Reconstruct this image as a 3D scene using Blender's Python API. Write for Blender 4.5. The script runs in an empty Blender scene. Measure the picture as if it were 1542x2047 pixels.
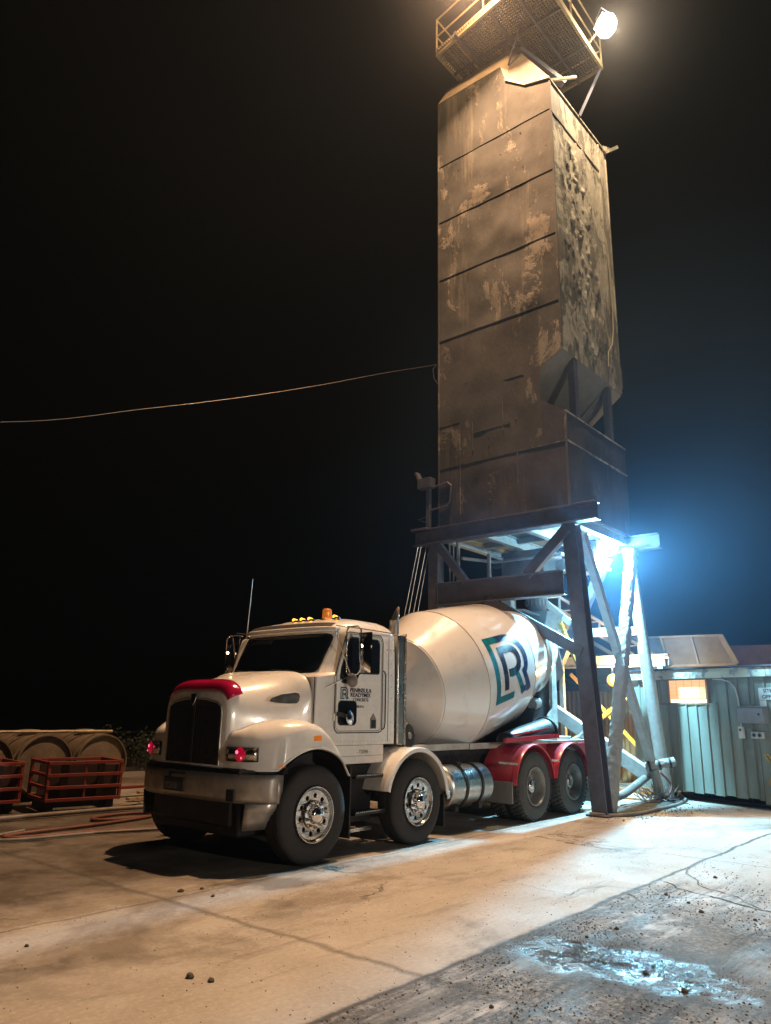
import bpy, bmesh, math, random
from mathutils import Vector, Matrix, noise
random.seed(7)
R = math.radians
# light levels (night: no sun lamp)
EXPO = 0.0; SKY = 0.012; HAZE = 0.0004; GLOW_MIST = 0.010; TOP_GLOW_MIST = 0.004
L1P, L1A, L1E, L1S = (5.0, 1.11, 18.1), (-.68, -.30, -.67), 4500, 190     # sodium flood over the yard, and its back spill
L2P, L2A, L2E = (7.865, -.90, 17.60), (-.20, -.6, -.75), 1250 # warm white flood, top right
L3P, L3A, L3E = (8.52, .10, 5.0), (-.5, -.35, -.8), 5000 # cool bare lamp under the tower
L4E = 380                                                     # yellow bulkhead lamp
L5P, L5A, L5E = (-1.5, -15, 3.0), (.08, 1, -.02), 330       # added fill lamp behind the camera, placed to light the cab side
sc = bpy.context.scene
C = sc.collection

# ------------------------------------------------------------------ camera
# site frame: +X runs along the truck towards its tail, +Y across to its far side
AZ = R(40.3); PITCH = 0.26; ROLL = 0.018
def site(v):
    s, c = math.sin(AZ), math.cos(AZ)
    return Vector((v[0]*s + v[1]*c, -v[0]*c + v[1]*s, v[2]))
fw = Vector((0, math.cos(PITCH), math.sin(PITCH)))
up0 = Vector((0, -math.sin(PITCH), math.cos(PITCH)))
rt0 = Vector((1, 0, 0))
rt = math.cos(ROLL)*rt0 + math.sin(ROLL)*up0
up = -math.sin(ROLL)*rt0 + math.cos(ROLL)*up0
rt, up, fw = site(rt), site(up), site(fw)
cd = bpy.data.cameras.new('camera')
cam = bpy.data.objects.new('camera', cd); C.objects.link(cam)
cam.matrix_world = Matrix(((rt.x, up.x, -fw.x, -6.278), (rt.y, up.y, -fw.y, -6.274), (rt.z, up.z, -fw.z, 1.646), (0, 0, 0, 1)))
cd.sensor_fit = 'HORIZONTAL'; cd.sensor_width = 36; cd.lens = 1493/1542*36
cd.clip_start = 0.05; cd.clip_end = 500
sc.camera = cam

# ------------------------------------------------------------------ night sky
w = bpy.data.worlds.new("World"); sc.world = w; w.use_nodes = True
nt = w.node_tree; nt.nodes.clear()
sky = nt.nodes.new('ShaderNodeTexSky'); sky.sky_type = 'NISHITA'; sky.sun_disc = False
sky.sun_elevation = R(-6); sky.sun_rotation = R(120)
bg = nt.nodes.new('ShaderNodeBackground'); bg.inputs['Strength'].default_value = SKY
wo = nt.nodes.new('ShaderNodeOutputWorld')
nt.links.new(sky.outputs[0], bg.inputs[0]); nt.links.new(bg.outputs[0], wo.inputs[0])
sc.view_settings.view_transform = 'Standard'; sc.view_settings.look = 'None'
sc.view_settings.exposure = EXPO; sc.view_settings.gamma = 1
try:
    sc.cycles.volume_bounces = 0; sc.cycles.max_bounces = 8; sc.cycles.use_light_tree = True
    sc.cycles.caustics_reflective = False; sc.cycles.caustics_refractive = False
except Exception: pass

# ------------------------------------------------------------------ materials
def mat(name, col, rough=.6, metal=0, var=.15, vscale=3, bump=.0, bscale=20, col2=None, streak=1, coat=0, emit=None, es=0, alpha=None, spec=None, rvar=.12, lo=.4, hi=.7, det=6):
    m = bpy.data.materials.new(name); m.use_nodes = True
    t = m.node_tree; n = t.nodes; b = n['Principled BSDF']
    b.inputs['Metallic'].default_value = metal; b.inputs['Coat Weight'].default_value = coat
    b.inputs['Coat Roughness'].default_value = .08
    if spec is not None: b.inputs['Specular IOR Level'].default_value = spec
    tc = n.new('ShaderNodeTexCoord'); mp = n.new('ShaderNodeMapping'); mp.inputs['Scale'].default_value = (1, 1, 1/streak)
    ge = n.new('ShaderNodeNewGeometry')
    t.links.new(ge.outputs['Position'], mp.inputs[0])
    ns = n.new('ShaderNodeTexNoise'); ns.inputs['Scale'].default_value = vscale; ns.inputs['Detail'].default_value = det; ns.inputs['Roughness'].default_value = .62
    t.links.new(mp.outputs[0], ns.inputs['Vector'])
    mr = n.new('ShaderNodeMapRange'); mr.inputs[1].default_value = lo; mr.inputs[2].default_value = hi; t.links.new(ns.outputs[0], mr.inputs[0])
    mx = n.new('ShaderNodeMix'); mx.data_type = 'RGBA'
    c2 = col2 if col2 else tuple(c*(1-var*1.6) for c in col)
    mx.inputs[6].default_value = (*col, 1); mx.inputs[7].default_value = (*c2, 1)
    t.links.new(mr.outputs[0], mx.inputs[0]); t.links.new(mx.outputs[2], b.inputs['Base Color'])
    rr = n.new('ShaderNodeMapRange'); rr.inputs[1].default_value = .3; rr.inputs[2].default_value = .7
    rr.inputs[3].default_value = max(.02, rough-rvar); rr.inputs[4].default_value = min(1, rough+rvar)
    t.links.new(ns.outputs[0], rr.inputs[0]); t.links.new(rr.outputs[0], b.inputs['Roughness'])
    if bump:
        nb = n.new('ShaderNodeTexNoise'); nb.inputs['Scale'].default_value = bscale; nb.inputs['Detail'].default_value = 5
        t.links.new(mp.outputs[0], nb.inputs['Vector'])
        bp = n.new('ShaderNodeBump'); bp.inputs['Strength'].default_value = bump; bp.inputs['Distance'].default_value = .02
        t.links.new(nb.outputs[0], bp.inputs['Height']); t.links.new(bp.outputs[0], b.inputs['Normal'])
    if emit:
        b.inputs['Emission Color'].default_value = (*emit, 1); b.inputs['Emission Strength'].default_value = es
    return m

M = {}
M['white'] = mat('truck_white_paint', (.78, .78, .77), .28, 0, .10, 3.5, coat=.5, col2=(.60, .58, .54), lo=.5, hi=.8, det=9)
M['drum'] = mat('drum_white_paint', (.78, .78, .78), .2, 0, .08, 4.0, coat=.7, col2=(.55, .53, .50), rvar=.08, bump=.025, bscale=3, lo=.55, hi=.85, det=10)
M['dirtywhite'] = mat('weathered_white', (.55, .54, .5), .5, 0, .3, 5, bump=.15, bscale=25, col2=(.33, .31, .28))
M['red'] = mat('red_paint', (.50, .03, .055), .35, 0, .2, 4, coat=.4, col2=(.36, .035, .05))
M['crate'] = mat('rusty_red_paint', (.22, .026, .022), .55, 0, .3, 7, bump=.2, col2=(.20, .05, .03))
M['black'] = mat('black_plastic', (.012, .012, .013), .5, 0, .2, 6)
M['grille'] = mat('grille_black', (.006, .006, .007), .55, 0, .2, 6)
M['chassis'] = mat('chassis_dark', (.03, .03, .032), .6, .2, .4, 8, bump=.2)
M['rubber'] = mat('tyre_rubber', (.012, .012, .013), .75, 0, .3, 10, bump=.3, bscale=60, col2=(.028, .027, .026))
M['dustrubber'] = mat('dusty_lit_tyre_rubber', (.060, .062, .062), .85, 0, .3, 7, bump=.4, bscale=50, col2=(.10, .098, .09))  # dusty, and lifted paler for the cyan lamp light on the rear tyres
M['chrome'] = mat('chrome', (.78, .78, .78), .10, 1, .05, 6, rvar=.05)
M['alu'] = mat('polished_aluminium', (.62, .61, .59), .27, 1, .25, 9, rvar=.12)
M['bumper'] = mat('dull_bumper_steel', (.46, .44, .41), .42, .6, .3, 5, col2=(.28, .26, .24), rvar=.15)
M['tanksteel'] = mat('brushed_tank_steel', (.55, .54, .51), .33, 1, .2, 3, bump=.08, bscale=90)
M['dishsteel'] = mat('grey_wheel_paint', (.30, .30, .29), .45, .3, .3, 6, col2=(.18, .18, .17))
M['glass'] = mat('dark_window_glass', (.008, .012, .018), .05, 0, .1, 2, rvar=.03, spec=.6)
M['gasket'] = mat('rubber_seal', (.01, .01, .01), .7)
M['bug'] = mat('red_tinted_acrylic', (.42, .006, .06), .12, 0, .2, 3, coat=.6, rvar=.05)
M['teal'] = mat('teal_decal', (.004, .17, .23), .3, 0, .05)
M['navy'] = mat('navy_decal', (.015, .05, .15), .3, 0, .05)
M['ink'] = mat('dark_navy_decal', (.012, .016, .04), .3, 0, .05)
M['faint'] = mat('faded_decal', (.05, .05, .055), .5, 0, .1)
M['amberglow'] = mat('amber_lamp_lit', (.5, .2, .02), .3, emit=(1, .36, .04), es=3.6)
M['amber'] = mat('amber_lens', (.55, .16, .02), .15, coat=.4, emit=(1, .3, .03), es=.25)
M['beacon'] = mat('amber_beacon_lens', (.6, .26, .03), .12, coat=.5, emit=(1, .5, .08), es=.35)
M['redglow'] = mat('red_lamp_lit', (.5, .0, .03), .15, coat=.6, emit=(1, .010, .07), es=.22, var=.5, vscale=18)
M['pinkglow'] = mat('red_lamp_highlight', (.9, .2, .3), .2, emit=(1, .16, .28), es=1.6)  # glowing pink for the painted highlights on the red lamps
M['clearglow'] = mat('warm_white_lit', (.8, .6, .4), .3, emit=(1, .62, .30), es=60)
def towermat(name, base, dust, amt):
    m = bpy.data.materials.new(name); m.use_nodes = True
    t = m.node_tree; n = t.nodes; b = n['Principled BSDF']; L = t.links.new
    ge = n.new('ShaderNodeNewGeometry')
    def ns(scale, det, rough, st, off=0, dist=0):
        mp = n.new('ShaderNodeMapping'); mp.inputs['Scale'].default_value = (1, 1, st); mp.inputs['Location'].default_value = (off, off*.7, off*.3)
        L(ge.outputs['Position'], mp.inputs[0])
        x = n.new('ShaderNodeTexNoise'); x.inputs['Scale'].default_value = scale; x.inputs['Detail'].default_value = det; x.inputs['Roughness'].default_value = rough
        x.inputs['Distortion'].default_value = dist
        L(mp.outputs[0], x.inputs['Vector']); return x.outputs[0]
    def mr(s, a, c, o0=0, o1=1):
        x = n.new('ShaderNodeMapRange'); x.inputs[1].default_value = a; x.inputs[2].default_value = c; x.inputs[3].default_value = o0; x.inputs[4].default_value = o1
        L(s, x.inputs[0]); return x.outputs[0]
    def mix(f, a, c):
        x = n.new('ShaderNodeMix'); x.data_type = 'RGBA'; L(f, x.inputs[0])
        for i, v in ((6, a), (7, c)):
            if isinstance(v, tuple): x.inputs[i].default_value = (*v, 1)
            else: L(v, x.inputs[i])
        return x.outputs[2]
    def mul(a, c, op='MULTIPLY'):
        x = n.new('ShaderNodeMath'); x.operation = op; x.use_clamp = True
        for i, v in ((0, a), (1, c)):
            if isinstance(v, (int, float)): x.inputs[i].default_value = v
            else: L(v, x.inputs[i])
        return x.outputs[0]
    big = ns(.55, 5, .6, .8)                       # large worn areas
    patch = mr(ns(1.3, 9, .72, .55, 3.1, .4), .55-amt, .60-amt)   # crisp edged dust patches
    runs = mr(ns(2.6, 7, .7, .10, 8), .56, .70)     # long vertical runs
    fine = ns(14, 6, .7, .5, 5)
    c = mix(mr(big, .36, .64), tuple(v*.38 for v in base), tuple(v*1.4 for v in base))
    c = mix(mul(runs, .55), c, dust)
    c = mix(mul(patch, mr(fine, .25, .6, .35, 1)), c, dust)
    c = mix(mr(ns(3.5, 8, .75, .35, 11), .62, .72, 0, .6), c, (.035, .028, .024))
    L(c, b.inputs['Base Color']); b.inputs['Roughness'].default_value = .85
    h = mul(patch, .5); h2 = n.new('ShaderNodeMath'); h2.operation = 'ADD'; L(h, h2.inputs[0]); L(mul(fine, .5), h2.inputs[1])
    bp = n.new('ShaderNodeBump'); bp.inputs['Strength'].default_value = .55; bp.inputs['Distance'].default_value = .025
    L(h2.outputs[0], bp.inputs['Height']); L(bp.outputs[0], b.inputs['Normal'])
    return m
M['towerfront'] = towermat('dusty_grey_steel', (.078, .080, .078), (.25, .23, .19), .0)
M['towermid'] = towermat('stained_grey_steel', (.062, .060, .060), (.17, .155, .135), -.02)
M['towerside'] = towermat('cement_crusted_steel', (.19, .17, .135), (.46, .41, .32), .08)
M['towerlow'] = towermat('stained_dimmed_steel', (.056, .054, .070), (.14, .13, .14), -.05)  # base darkened and blued for the weaker lamp light and blue veil low down
M['soffit'] = mat('pale_dusty_plate', (.24, .23, .21), .8, 0, .3, 3, bump=.2, col2=(.2, .18, .15))
M['roofplate'] = mat('pale_cement_dusted_plate', (.55, .47, .35), .8, 0, .3, 2, bump=.5, bscale=9, col2=(.36, .30, .22))
M['beam'] = mat('grey_purple_beam_paint', (.105, .11, .15), .5, 0, .25, 4, bump=.2, col2=(.07, .07, .09))
M['legpaint'] = mat('pale_steel_paint', (.38, .39, .37), .55, 0, .25, 6, bump=.3, bscale=14, col2=(.32, .29, .26))
M['legcrust'] = mat('cement_crusted_tube', (.30, .285, .26), .85, 0, .35, 8, bump=.9, bscale=9, col2=(.28, .24, .20))
M['rail'] = mat('yellow_handrail_paint', (.46, .38, .24), .5, 0, .2, 6, bump=.15)
M['grating'] = mat('galvanised_grating', (.20, .185, .18), .6, .4, .2, 5)
M['shed'] = mat('green_weatherboard_paint', (.25, .275, .235), .6, 0, .25, 2.5, bump=.15, bscale=18, col2=(.17, .165, .125), streak=5)
M['fascia'] = mat('peeling_cream_fascia', (.50, .48, .36), .7, 0, .3, 6, bump=.4, col2=(.22, .22, .22), lo=.52, hi=.58)
M['greybox'] = mat('grey_metal_cabinet', (.25, .24, .24), .5, .1, .15, 4)
M['plasticwhite'] = mat('white_plastic', (.62, .62, .58), .4, 0, .15, 6)
M['binsteel'] = mat('blue_grey_bin_steel', (.17, .17, .19), .6, 0, .25, 2, bump=.2, col2=(.12, .11, .12))
M['binpink'] = mat('faded_red_bin_steel', (.28, .17, .16), .65, 0, .2, 2)
M['brownwall'] = mat('brown_corrugated_iron', (.30, .19, .08), .6, 0, .3, 5, streak=6, col2=(.17, .10, .05))
M['yellow'] = mat('yellow_paint', (.62, .36, .04), .5, 0, .2, 6, bump=.2, col2=(.40, .25, .06))
M['tankrust'] = mat('dull_brown_tank_steel', (.20, .16, .115), .75, 0, .35, 2.5, bump=.3, col2=(.09, .07, .05))
M['hose'] = mat('red_brown_hose_rubber', (.16, .055, .04), .6, 0, .2, 5)
M['palehose'] = mat('grey_hose_rubber', (.22, .20, .18), .6, 0, .2, 5)
M['cable'] = mat('wire_rope', (.10, .085, .07), .5, .4, .1, 9)
M['steelcable'] = mat('bright_wire_rope', (.6, .62, .62), .4, .6, .1, 9)
M['leaf'] = mat('dark_leaves', (.06, .075, .04), .6, 0, .3, 9)
M['stone'] = mat('dark_stone', (.07, .06, .05), .85, 0, .3, 20, bump=.4)
M['wetstone'] = mat('wet_glossy_stone', (.10, .09, .08), .16, 0, .3, 30, rvar=.06, coat=1.0)
M['crackdark'] = mat('crack_dirt', (.018, .015, .012), .9)
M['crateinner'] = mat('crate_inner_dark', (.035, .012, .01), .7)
M['blind'] = mat('lit_window_blind', (.7, .45, .25), .7, emit=(1, .50, .20), es=1.1, var=.1)
M['panelit'] = mat('bright_lit_pane', (.9, .85, .6), .5, emit=(1, .93, .62), es=1.7)
M['slab'] = None

# ------------------------------------------------------------------ mesh helpers
class MB:
    def __init__(s): s.v = []; s.f = []
    def add(s, vs, fs):
        o = len(s.v); s.v += [tuple(v) for v in vs]; s.f += [tuple(i+o for i in f) for f in fs]; return s
    def box(s, a, b):
        x0, y0, z0 = a; x1, y1, z1 = b
        x0, x1 = sorted((x0, x1)); y0, y1 = sorted((y0, y1)); z0, z1 = sorted((z0, z1))
        return s.add([(x0, y0, z0), (x1, y0, z0), (x1, y1, z0), (x0, y1, z0), (x0, y0, z1), (x1, y0, z1), (x1, y1, z1), (x0, y1, z1)],
                     [(0, 3, 2, 1), (4, 5, 6, 7), (0, 1, 5, 4), (1, 2, 6, 5), (2, 3, 7, 6), (3, 0, 4, 7)])
    def bar(s, p, q, w, h, upv=(0, 0, 1)):
        p, q = Vector(p), Vector(q); d = (q-p).normalized(); u = Vector(upv)
        if abs(d.dot(u)) > .98: u = Vector((0, 1, 0))
        a = d.cross(u).normalized(); b = a.cross(d)
        vs = [c + a*w/2*i + b*h/2*j for c in (p, q) for i, j in ((-1, -1), (1, -1), (1, 1), (-1, 1))]
        return s.add(vs, [(0, 3, 2, 1), (4, 5, 6, 7), (0, 1, 5, 4), (1, 2, 6, 5), (2, 3, 7, 6), (3, 0, 4, 7)])
    def ibeam(s, p, q, w, h, t=.025, upv=(0, 0, 1)):
        p, q = Vector(p), Vector(q); d = (q-p).normalized(); u = Vector(upv)
        a = d.cross(u).normalized(); b = a.cross(d)
        s.bar(p+b*(h/2-t/2), q+b*(h/2-t/2), w, t, upv); s.bar(p-b*(h/2-t/2), q-b*(h/2-t/2), w, t, upv)
        return s.bar(p, q, t, h-2*t, upv)
    def tube(s, pts, r, n=8, cap=True):
        pts = [Vector(p) for p in pts]; rs = r if isinstance(r, (list, tuple)) else [r]*len(pts)
        o = len(s.v); prev = None
        for i, p in enumerate(pts):
            d = (pts[min(i+1, len(pts)-1)]-pts[max(i-1, 0)]).normalized()
            if prev is None:
                u = Vector((0, 0, 1)) if abs(d.z) < .9 else Vector((1, 0, 0)); a = d.cross(u).normalized()
            else: a = (prev - d*prev.dot(d)).normalized()
            prev = a; b = d.cross(a)
            for k in range(n):
                t = 2*math.pi*k/n; s.v.append(tuple(p+(a*math.cos(t)+b*math.sin(t))*rs[i]))
        for i in range(len(pts)-1):
            for k in range(n):
                s.f.append((o+i*n+k, o+i*n+(k+1) % n, o+(i+1)*n+(k+1) % n, o+(i+1)*n+k))
        if cap:
            s.f.append(tuple(o+k for k in range(n))[::-1]); s.f.append(tuple(o+(len(pts)-1)*n+k for k in range(n)))
        return s
    def lathe(s, org, ax, prof, n=48, a0=0, a1=2*math.pi, ref=None):
        org, ax = Vector(org), Vector(ax).normalized()
        u = Vector(ref) if ref else (Vector((0, 0, 1)) if abs(ax.z) < .9 else Vector((1, 0, 0)))
        u = (u-ax*u.dot(ax)).normalized(); v = ax.cross(u)
        full = abs(a1-a0-2*math.pi) < 1e-6; m = n if full else n+1; o = len(s.v)
        for t, r in prof:
            for k in range(m):
                a = a0+(a1-a0)*k/n; s.v.append(tuple(org+ax*t+(u*math.cos(a)+v*math.sin(a))*r))
        for i in range(len(prof)-1):
            for k in range(n):
                k2 = (k+1) % m if full else k+1
                s.f.append((o+i*m+k, o+i*m+k2, o+(i+1)*m+k2, o+(i+1)*m+k))
        return s
    def grid(s, fn, nu, nv):
        o = len(s.v)
        for j in range(nv+1):
            for i in range(nu+1): s.v.append(tuple(fn(i/nu, j/nv)))
        for j in range(nv):
            for i in range(nu):
                a = o+j*(nu+1)+i; s.f.append((a, a+1, a+nu+2, a+nu+1))
        return s
    def prism(s, pts, off):
        off = Vector(off); pts = [Vector(p) for p in pts]; n = len(pts); o = len(s.v)
        s.v += [tuple(p) for p in pts]+[tuple(p+off) for p in pts]
        s.f.append(tuple(o+i for i in range(n))); s.f.append(tuple(o+n+i for i in range(n))[::-1])
        for i in range(n): s.f.append((o+i, o+n+i, o+n+(i+1) % n, o+(i+1) % n))
        return s
ORG = {}
def finish(ob, parent, org, label=None, cat=None, group=None, kind=None):
    C.objects.link(ob)
    if parent:
        ob.parent = parent; ORG[ob.name] = ORG[parent.name]
    else:
        ob.location = org; ORG[ob.name] = Vector(org)
    for k, v in (('label', label), ('category', cat), ('group', group), ('kind', kind)):
        if v: ob[k] = v
    return ob
def build(mb, name, m, parent=None, org=(0, 0, 0), smooth=35, bevel=0, solid=0, split=0, **tags):
    if split:
        lab = list(range(len(mb.v)))
        def find(i):
            while lab[i] != i: lab[i] = lab[lab[i]]; i = lab[i]
            return i
        for f in mb.f:
            for q in f[1:]: lab[find(q)] = find(f[0])
        comp = {}
        for f in mb.f: comp.setdefault(find(f[0]), []).append(f)
        last = None
        for fs in comp.values():
            ids = sorted({i for f in fs for i in f}); mp_ = {i: k for k, i in enumerate(ids)}
            m2 = MB(); m2.v = [mb.v[i] for i in ids]; m2.f = [tuple(mp_[i] for i in f) for f in fs]
            last = build(m2, name, m, parent, org, smooth, bevel, solid, **tags)
        return last
    o = ORG[parent.name] if parent else Vector(org)
    me = bpy.data.meshes.new(name)
    me.from_pydata([tuple(Vector(v)-o) for v in mb.v], [], mb.f)
    bm = bmesh.new(); bm.from_mesh(me); bmesh.ops.recalc_face_normals(bm, faces=bm.faces); bm.to_mesh(me); bm.free()
    me.materials.append(M[m])
    if smooth:
        me.shade_smooth(); me.set_sharp_from_angle(angle=R(smooth))
    ob = bpy.data.objects.new(name, me)
    finish(ob, parent, o, **tags)
    if solid:
        md = ob.modifiers.new('thickness', 'SOLIDIFY'); md.thickness = solid; md.offset = 0
    if bevel:
        md = ob.modifiers.new('bevel', 'BEVEL'); md.width = bevel; md.segments = 2; md.limit_method = 'ANGLE'; md.angle_limit = R(40); md.harden_normals = False
    return ob
def thing(name, org, label, cat, group=None):
    e = bpy.data.objects.new(name, None); e.empty_display_size = .2
    return finish(e, None, org, label=label, cat=cat, group=group)
def copy_tree(o, loc=None, rotz=None, label=None, parent=None):
    c = o.copy(); C.objects.link(c)
    if parent: c.parent = parent
    ORG[c.name] = ORG[o.name] if loc is None else Vector(loc)
    if loc is not None: c.location = loc
    if rotz is not None: c.rotation_euler = (0, 0, rotz)
    if label: c['label'] = label
    for ch in [x for x in list(C.objects) if x.parent == o]: copy_tree(ch, parent=c)
    return c
def curve_mesh(splines, extr):
    cu = bpy.data.curves.new('shape', 'CURVE'); cu.dimensions = '2D'; cu.fill_mode = 'BOTH'; cu.extrude = extr
    for pts in splines:
        sp = cu.splines.new('POLY'); sp.points.add(len(pts)-1)
        for p, q in zip(sp.points, pts): p.co = (q[0], q[1], 0, 1)
        sp.use_cyclic_u = True
    ob = bpy.data.objects.new('shape', cu); me = bpy.data.meshes.new_from_object(ob); bpy.data.objects.remove(ob)
    return me
def text_mesh(txt, size, weight=0, sx=1, shear=0, spacing=1):
    cu = bpy.data.curves.new('txt', 'FONT'); cu.body = txt; cu.size = size; cu.extrude = .001; cu.offset = weight
    cu.space_character = spacing; cu.shear = shear; cu.resolution_u = 3
    ob = bpy.data.objects.new('txt', cu); me = bpy.data.meshes.new_from_object(ob); bpy.data.objects.remove(ob)
    for v in me.vertices: v.co.x *= sx
    return me
def place_flat(me, name, m, org, ux, uy, parent, root=(0, 0, 0), **tags):
    """put a flat xy mesh on a plane: local x -> ux, local y -> uy"""
    ux, uy = Vector(ux).normalized(), Vector(uy).normalized(); un = ux.cross(uy)
    o = ORG[parent.name] if parent else Vector(root)
    for v in me.vertices: v.co = Vector(org)+ux*v.co.x+uy*v.co.y+un*v.co.z-o
    me.materials.clear(); me.materials.append(M[m]); me.name = name
    ob = bpy.data.objects.new(name, me); return finish(ob, parent, o, **tags)
def circle(cx, cy, r, n=24): return [(cx+r*math.cos(2*math.pi*k/n), cy+r*math.sin(2*math.pi*k/n)) for k in range(n)]
def arc(c, r, a0, a1, n=12): return [(c[0]+r*math.cos(R(a0+(a1-a0)*k/n)), c[1]+r*math.sin(R(a0+(a1-a0)*k/n))) for k in range(n+1)]
def lerp_table(tab, x):
    if x <= tab[0][0]: return tab[0][1]
    for (a, va), (b, vb) in zip(tab, tab[1:]):
        if x <= b: 
            t = (x-a)/(b-a); return va+(vb-va)*t
    return tab[-1][1]
def smooth_table(tab, x):
    # Catmull-Rom through the table
    xs = [t[0] for t in tab]
    if x <= xs[0]: return tab[0][1]
    if x >= xs[-1]: return tab[-1][1]
    for i in range(len(tab)-1):
        if x <= xs[i+1]:
            t = (x-xs[i])/(xs[i+1]-xs[i]); p1, p2 = tab[i][1], tab[i+1][1]
            p0 = tab[max(i-1, 0)][1]; p3 = tab[min(i+2, len(tab)-1)][1]
            return .5*((2*p1)+(-p0+p2)*t+(2*p0-5*p1+4*p2-p3)*t*t+(-p0+3*p1-3*p2+p3)*t**3)
# ================================================================== THE TRUCK
YC = 1.22
truck = thing('mixer_truck', (0, YC, 0), 'white concrete mixer truck with tilted drum and red rear mudguards, parked under the tower', 'mixer truck')
T = truck
def my(y, far): return 2*YC-y if far else y

# ---- cab shell
def cab_xf(z):
    return smooth_table([(1.0, .12), (2.02, .12), (2.06, .27), (2.2, .345), (2.6, .52), (2.70, .60), (2.76, .70), (2.82, .90)], z)
def cab_hw(z):
    return smooth_table([(1.0, 1.0), (2.0, 1.0), (2.3, .995), (2.6, .975), (2.68, .95), (2.74, .90), (2.79, .80), (2.83, .6)], z)
def cab_front(u, z):
    x = cab_xf(z); k = min(max((z-2.02)/.06, 0), 1)
    return Vector((x + k*(.07*u*u + .20*abs(u)**9) + (1-k)*.05*abs(u)**9, YC + u*cab_hw(z), z))
def cab_ring(z):
    pts = [cab_front(-1+2*i/32, z) for i in range(33)]
    xb = 1.67 - max(0, (z-2.66))*1.1
    yb = cab_hw(z)
    back = [Vector((xb-.06, YC+yb, z)), Vector((xb-.018, YC+yb-.018, z)), Vector((xb, YC+yb-.06, z)), Vector((xb, YC-yb+.06, z)), Vector((xb-.018, YC-yb+.018, z)), Vector((xb-.06, YC-yb, z))]
    return pts+back
zs = [1.23, 1.6, 1.98, 2.02, 2.04, 2.06, 2.09, 2.2, 2.4, 2.55, 2.60, 2.64, 2.68, 2.72, 2.755, 2.79, 2.81, 2.825]
mb = MB(); rings = [cab_ring(z) for z in zs]; n = len(rings[0])
for r_ in rings: mb.v += [tuple(p) for p in r_]
for j in range(len(rings)-1):
    for i in range(n): mb.f.append((j*n+i, j*n+(i+1) % n, (j+1)*n+(i+1) % n, (j+1)*n+i))
mb.f.append(tuple(range(n))[::-1]); mb.f.append(tuple((len(rings)-1)*n+i for i in range(n)))
cab = build(mb, 'cab', 'white', T, smooth=40)
# rear corner panels, skirt with rivets
mb = MB().box((.46, .235, 1.005), (1.44, .30, 1.225)); mb.box((.46, 2.14, 1.005), (1.44, 2.205, 1.225)); mb.box((.46, .30, 1.02), (1.5, 2.14, 1.22))
build(mb, 'cab_skirt', 'white', T, bevel=.008)
mb = MB()
for x in [.55+.07*i for i in range(15)]: mb.lathe((x, .219, 1.275), (0, -1, 0), [(0, .004), (.003, .003), (.004, 0)], 6)
for x in (1.47, 1.54, 1.60): mb.lathe((x, .219, 2.43), (0, -1, 0), [(0, .009), (.004, .006), (.005, 0)], 8)
build(mb, 'rivet', 'chassis', cab, split=1)
mb = MB().box((.5, .228, 1.095), (1.42, .2345, 1.098)); build(mb, 'seam', 'gasket', cab)
# windscreen
def ws(u, v, off=.006):
    z = 2.095+(2.565-2.095)*v; uu = (-.845+1.69*u)
    # rounded corners
    p = cab_front(uu*(1-.06*(1-v)), z); return p+Vector((-off, 0, off*.4))
def corner_clip(u, v, ru=.06, rv=.14):
    uu = min(u, 1-u); vv = min(v, 1-v)
    if uu < ru and vv < rv:
        a, b = (ru-uu)/ru, (rv-vv)/rv
        d = math.hypot(a, b)
        if d > 1:
            a, b = a/d, b/d; uu, vv = ru-a*ru, rv-b*rv
            u = uu if u < .5 else 1-uu; v = vv if v < .5 else 1-vv
    return u, v
def wsg(off, gu=0, gv=0):
    def f(u, v):
        u, v = corner_clip(u, v); return ws(-gu+u*(1+2*gu), -gv+v*(1+2*gv), off)
    return f
build(MB().grid(wsg(.004, .012, .04), 48, 20), 'windscreen_seal', 'gasket', T, smooth=60)
wsob = build(MB().grid(wsg(.009), 48, 20), 'windscreen', 'glass', T, smooth=60)
# decal on glass : curved text follows screen
me = text_mesh('Cummins', .115, weight=.001, shear=.35, sx=1.35)
wid = max(v.co.x for v in me.vertices)
for v in me.vertices:
    y = 1.98-v.co.x; u = (y-YC)/cab_hw(2.5); z = 2.47+v.co.y; p = cab_front(u, z); v.co = p+Vector((-.016+v.co.z*.5, 0, .006))-ORG[truck.name]
me.materials.append(M['faint']); dec = bpy.data.objects.new('windscreen_lettering', me); finish(dec, wsob, (0, 0, 0))
# wipers
mb = MB()
for y0, y1 in ((1.30, 1.9), (.62, 1.15)):
    a = cab_front((y0-YC)/1.0, 2.10)+Vector((-.03, 0, 0)); b = cab_front((y1-YC)/1.0, 2.13)+Vector((-.025, 0, .0)); mb.tube([a, b], .008, 6)
    mb.tube([cab_front((y0-YC), 2.07)+Vector((-.03, 0, 0)), a.lerp(b, .5)+Vector((-.01, 0, .01))], .006, 6)
build(mb, 'wiper', 'black', T, split=1)
# sun visor : white brow with a dark top
def visor(u, v):
    uu = -.93+1.86*u; p = cab_front(uu*.96, 2.66)
    d = [(.02, -.045), (-.13, -.062), (-.145, -.045), (-.13, .0), (.03, .085)]
    k = v*4; i = min(int(k), 3); t = k-i; a, b = d[i], d[i+1]
    e = 1-.55*abs(uu)**6
    return p+Vector(((a[0]+(b[0]-a[0])*t)*e, 0, (a[1]+(b[1]-a[1])*t)*(1-.3*abs(uu)**4)))
build(MB().grid(visor, 40, 8), 'sun_visor', 'white', T, smooth=30)
build(MB().grid(lambda u, v: visor(.03+.94*u, .80+.17*v)+Vector((-.003, 0, .004)), 40, 2), 'visor_trim', 'gasket', T)
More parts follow.
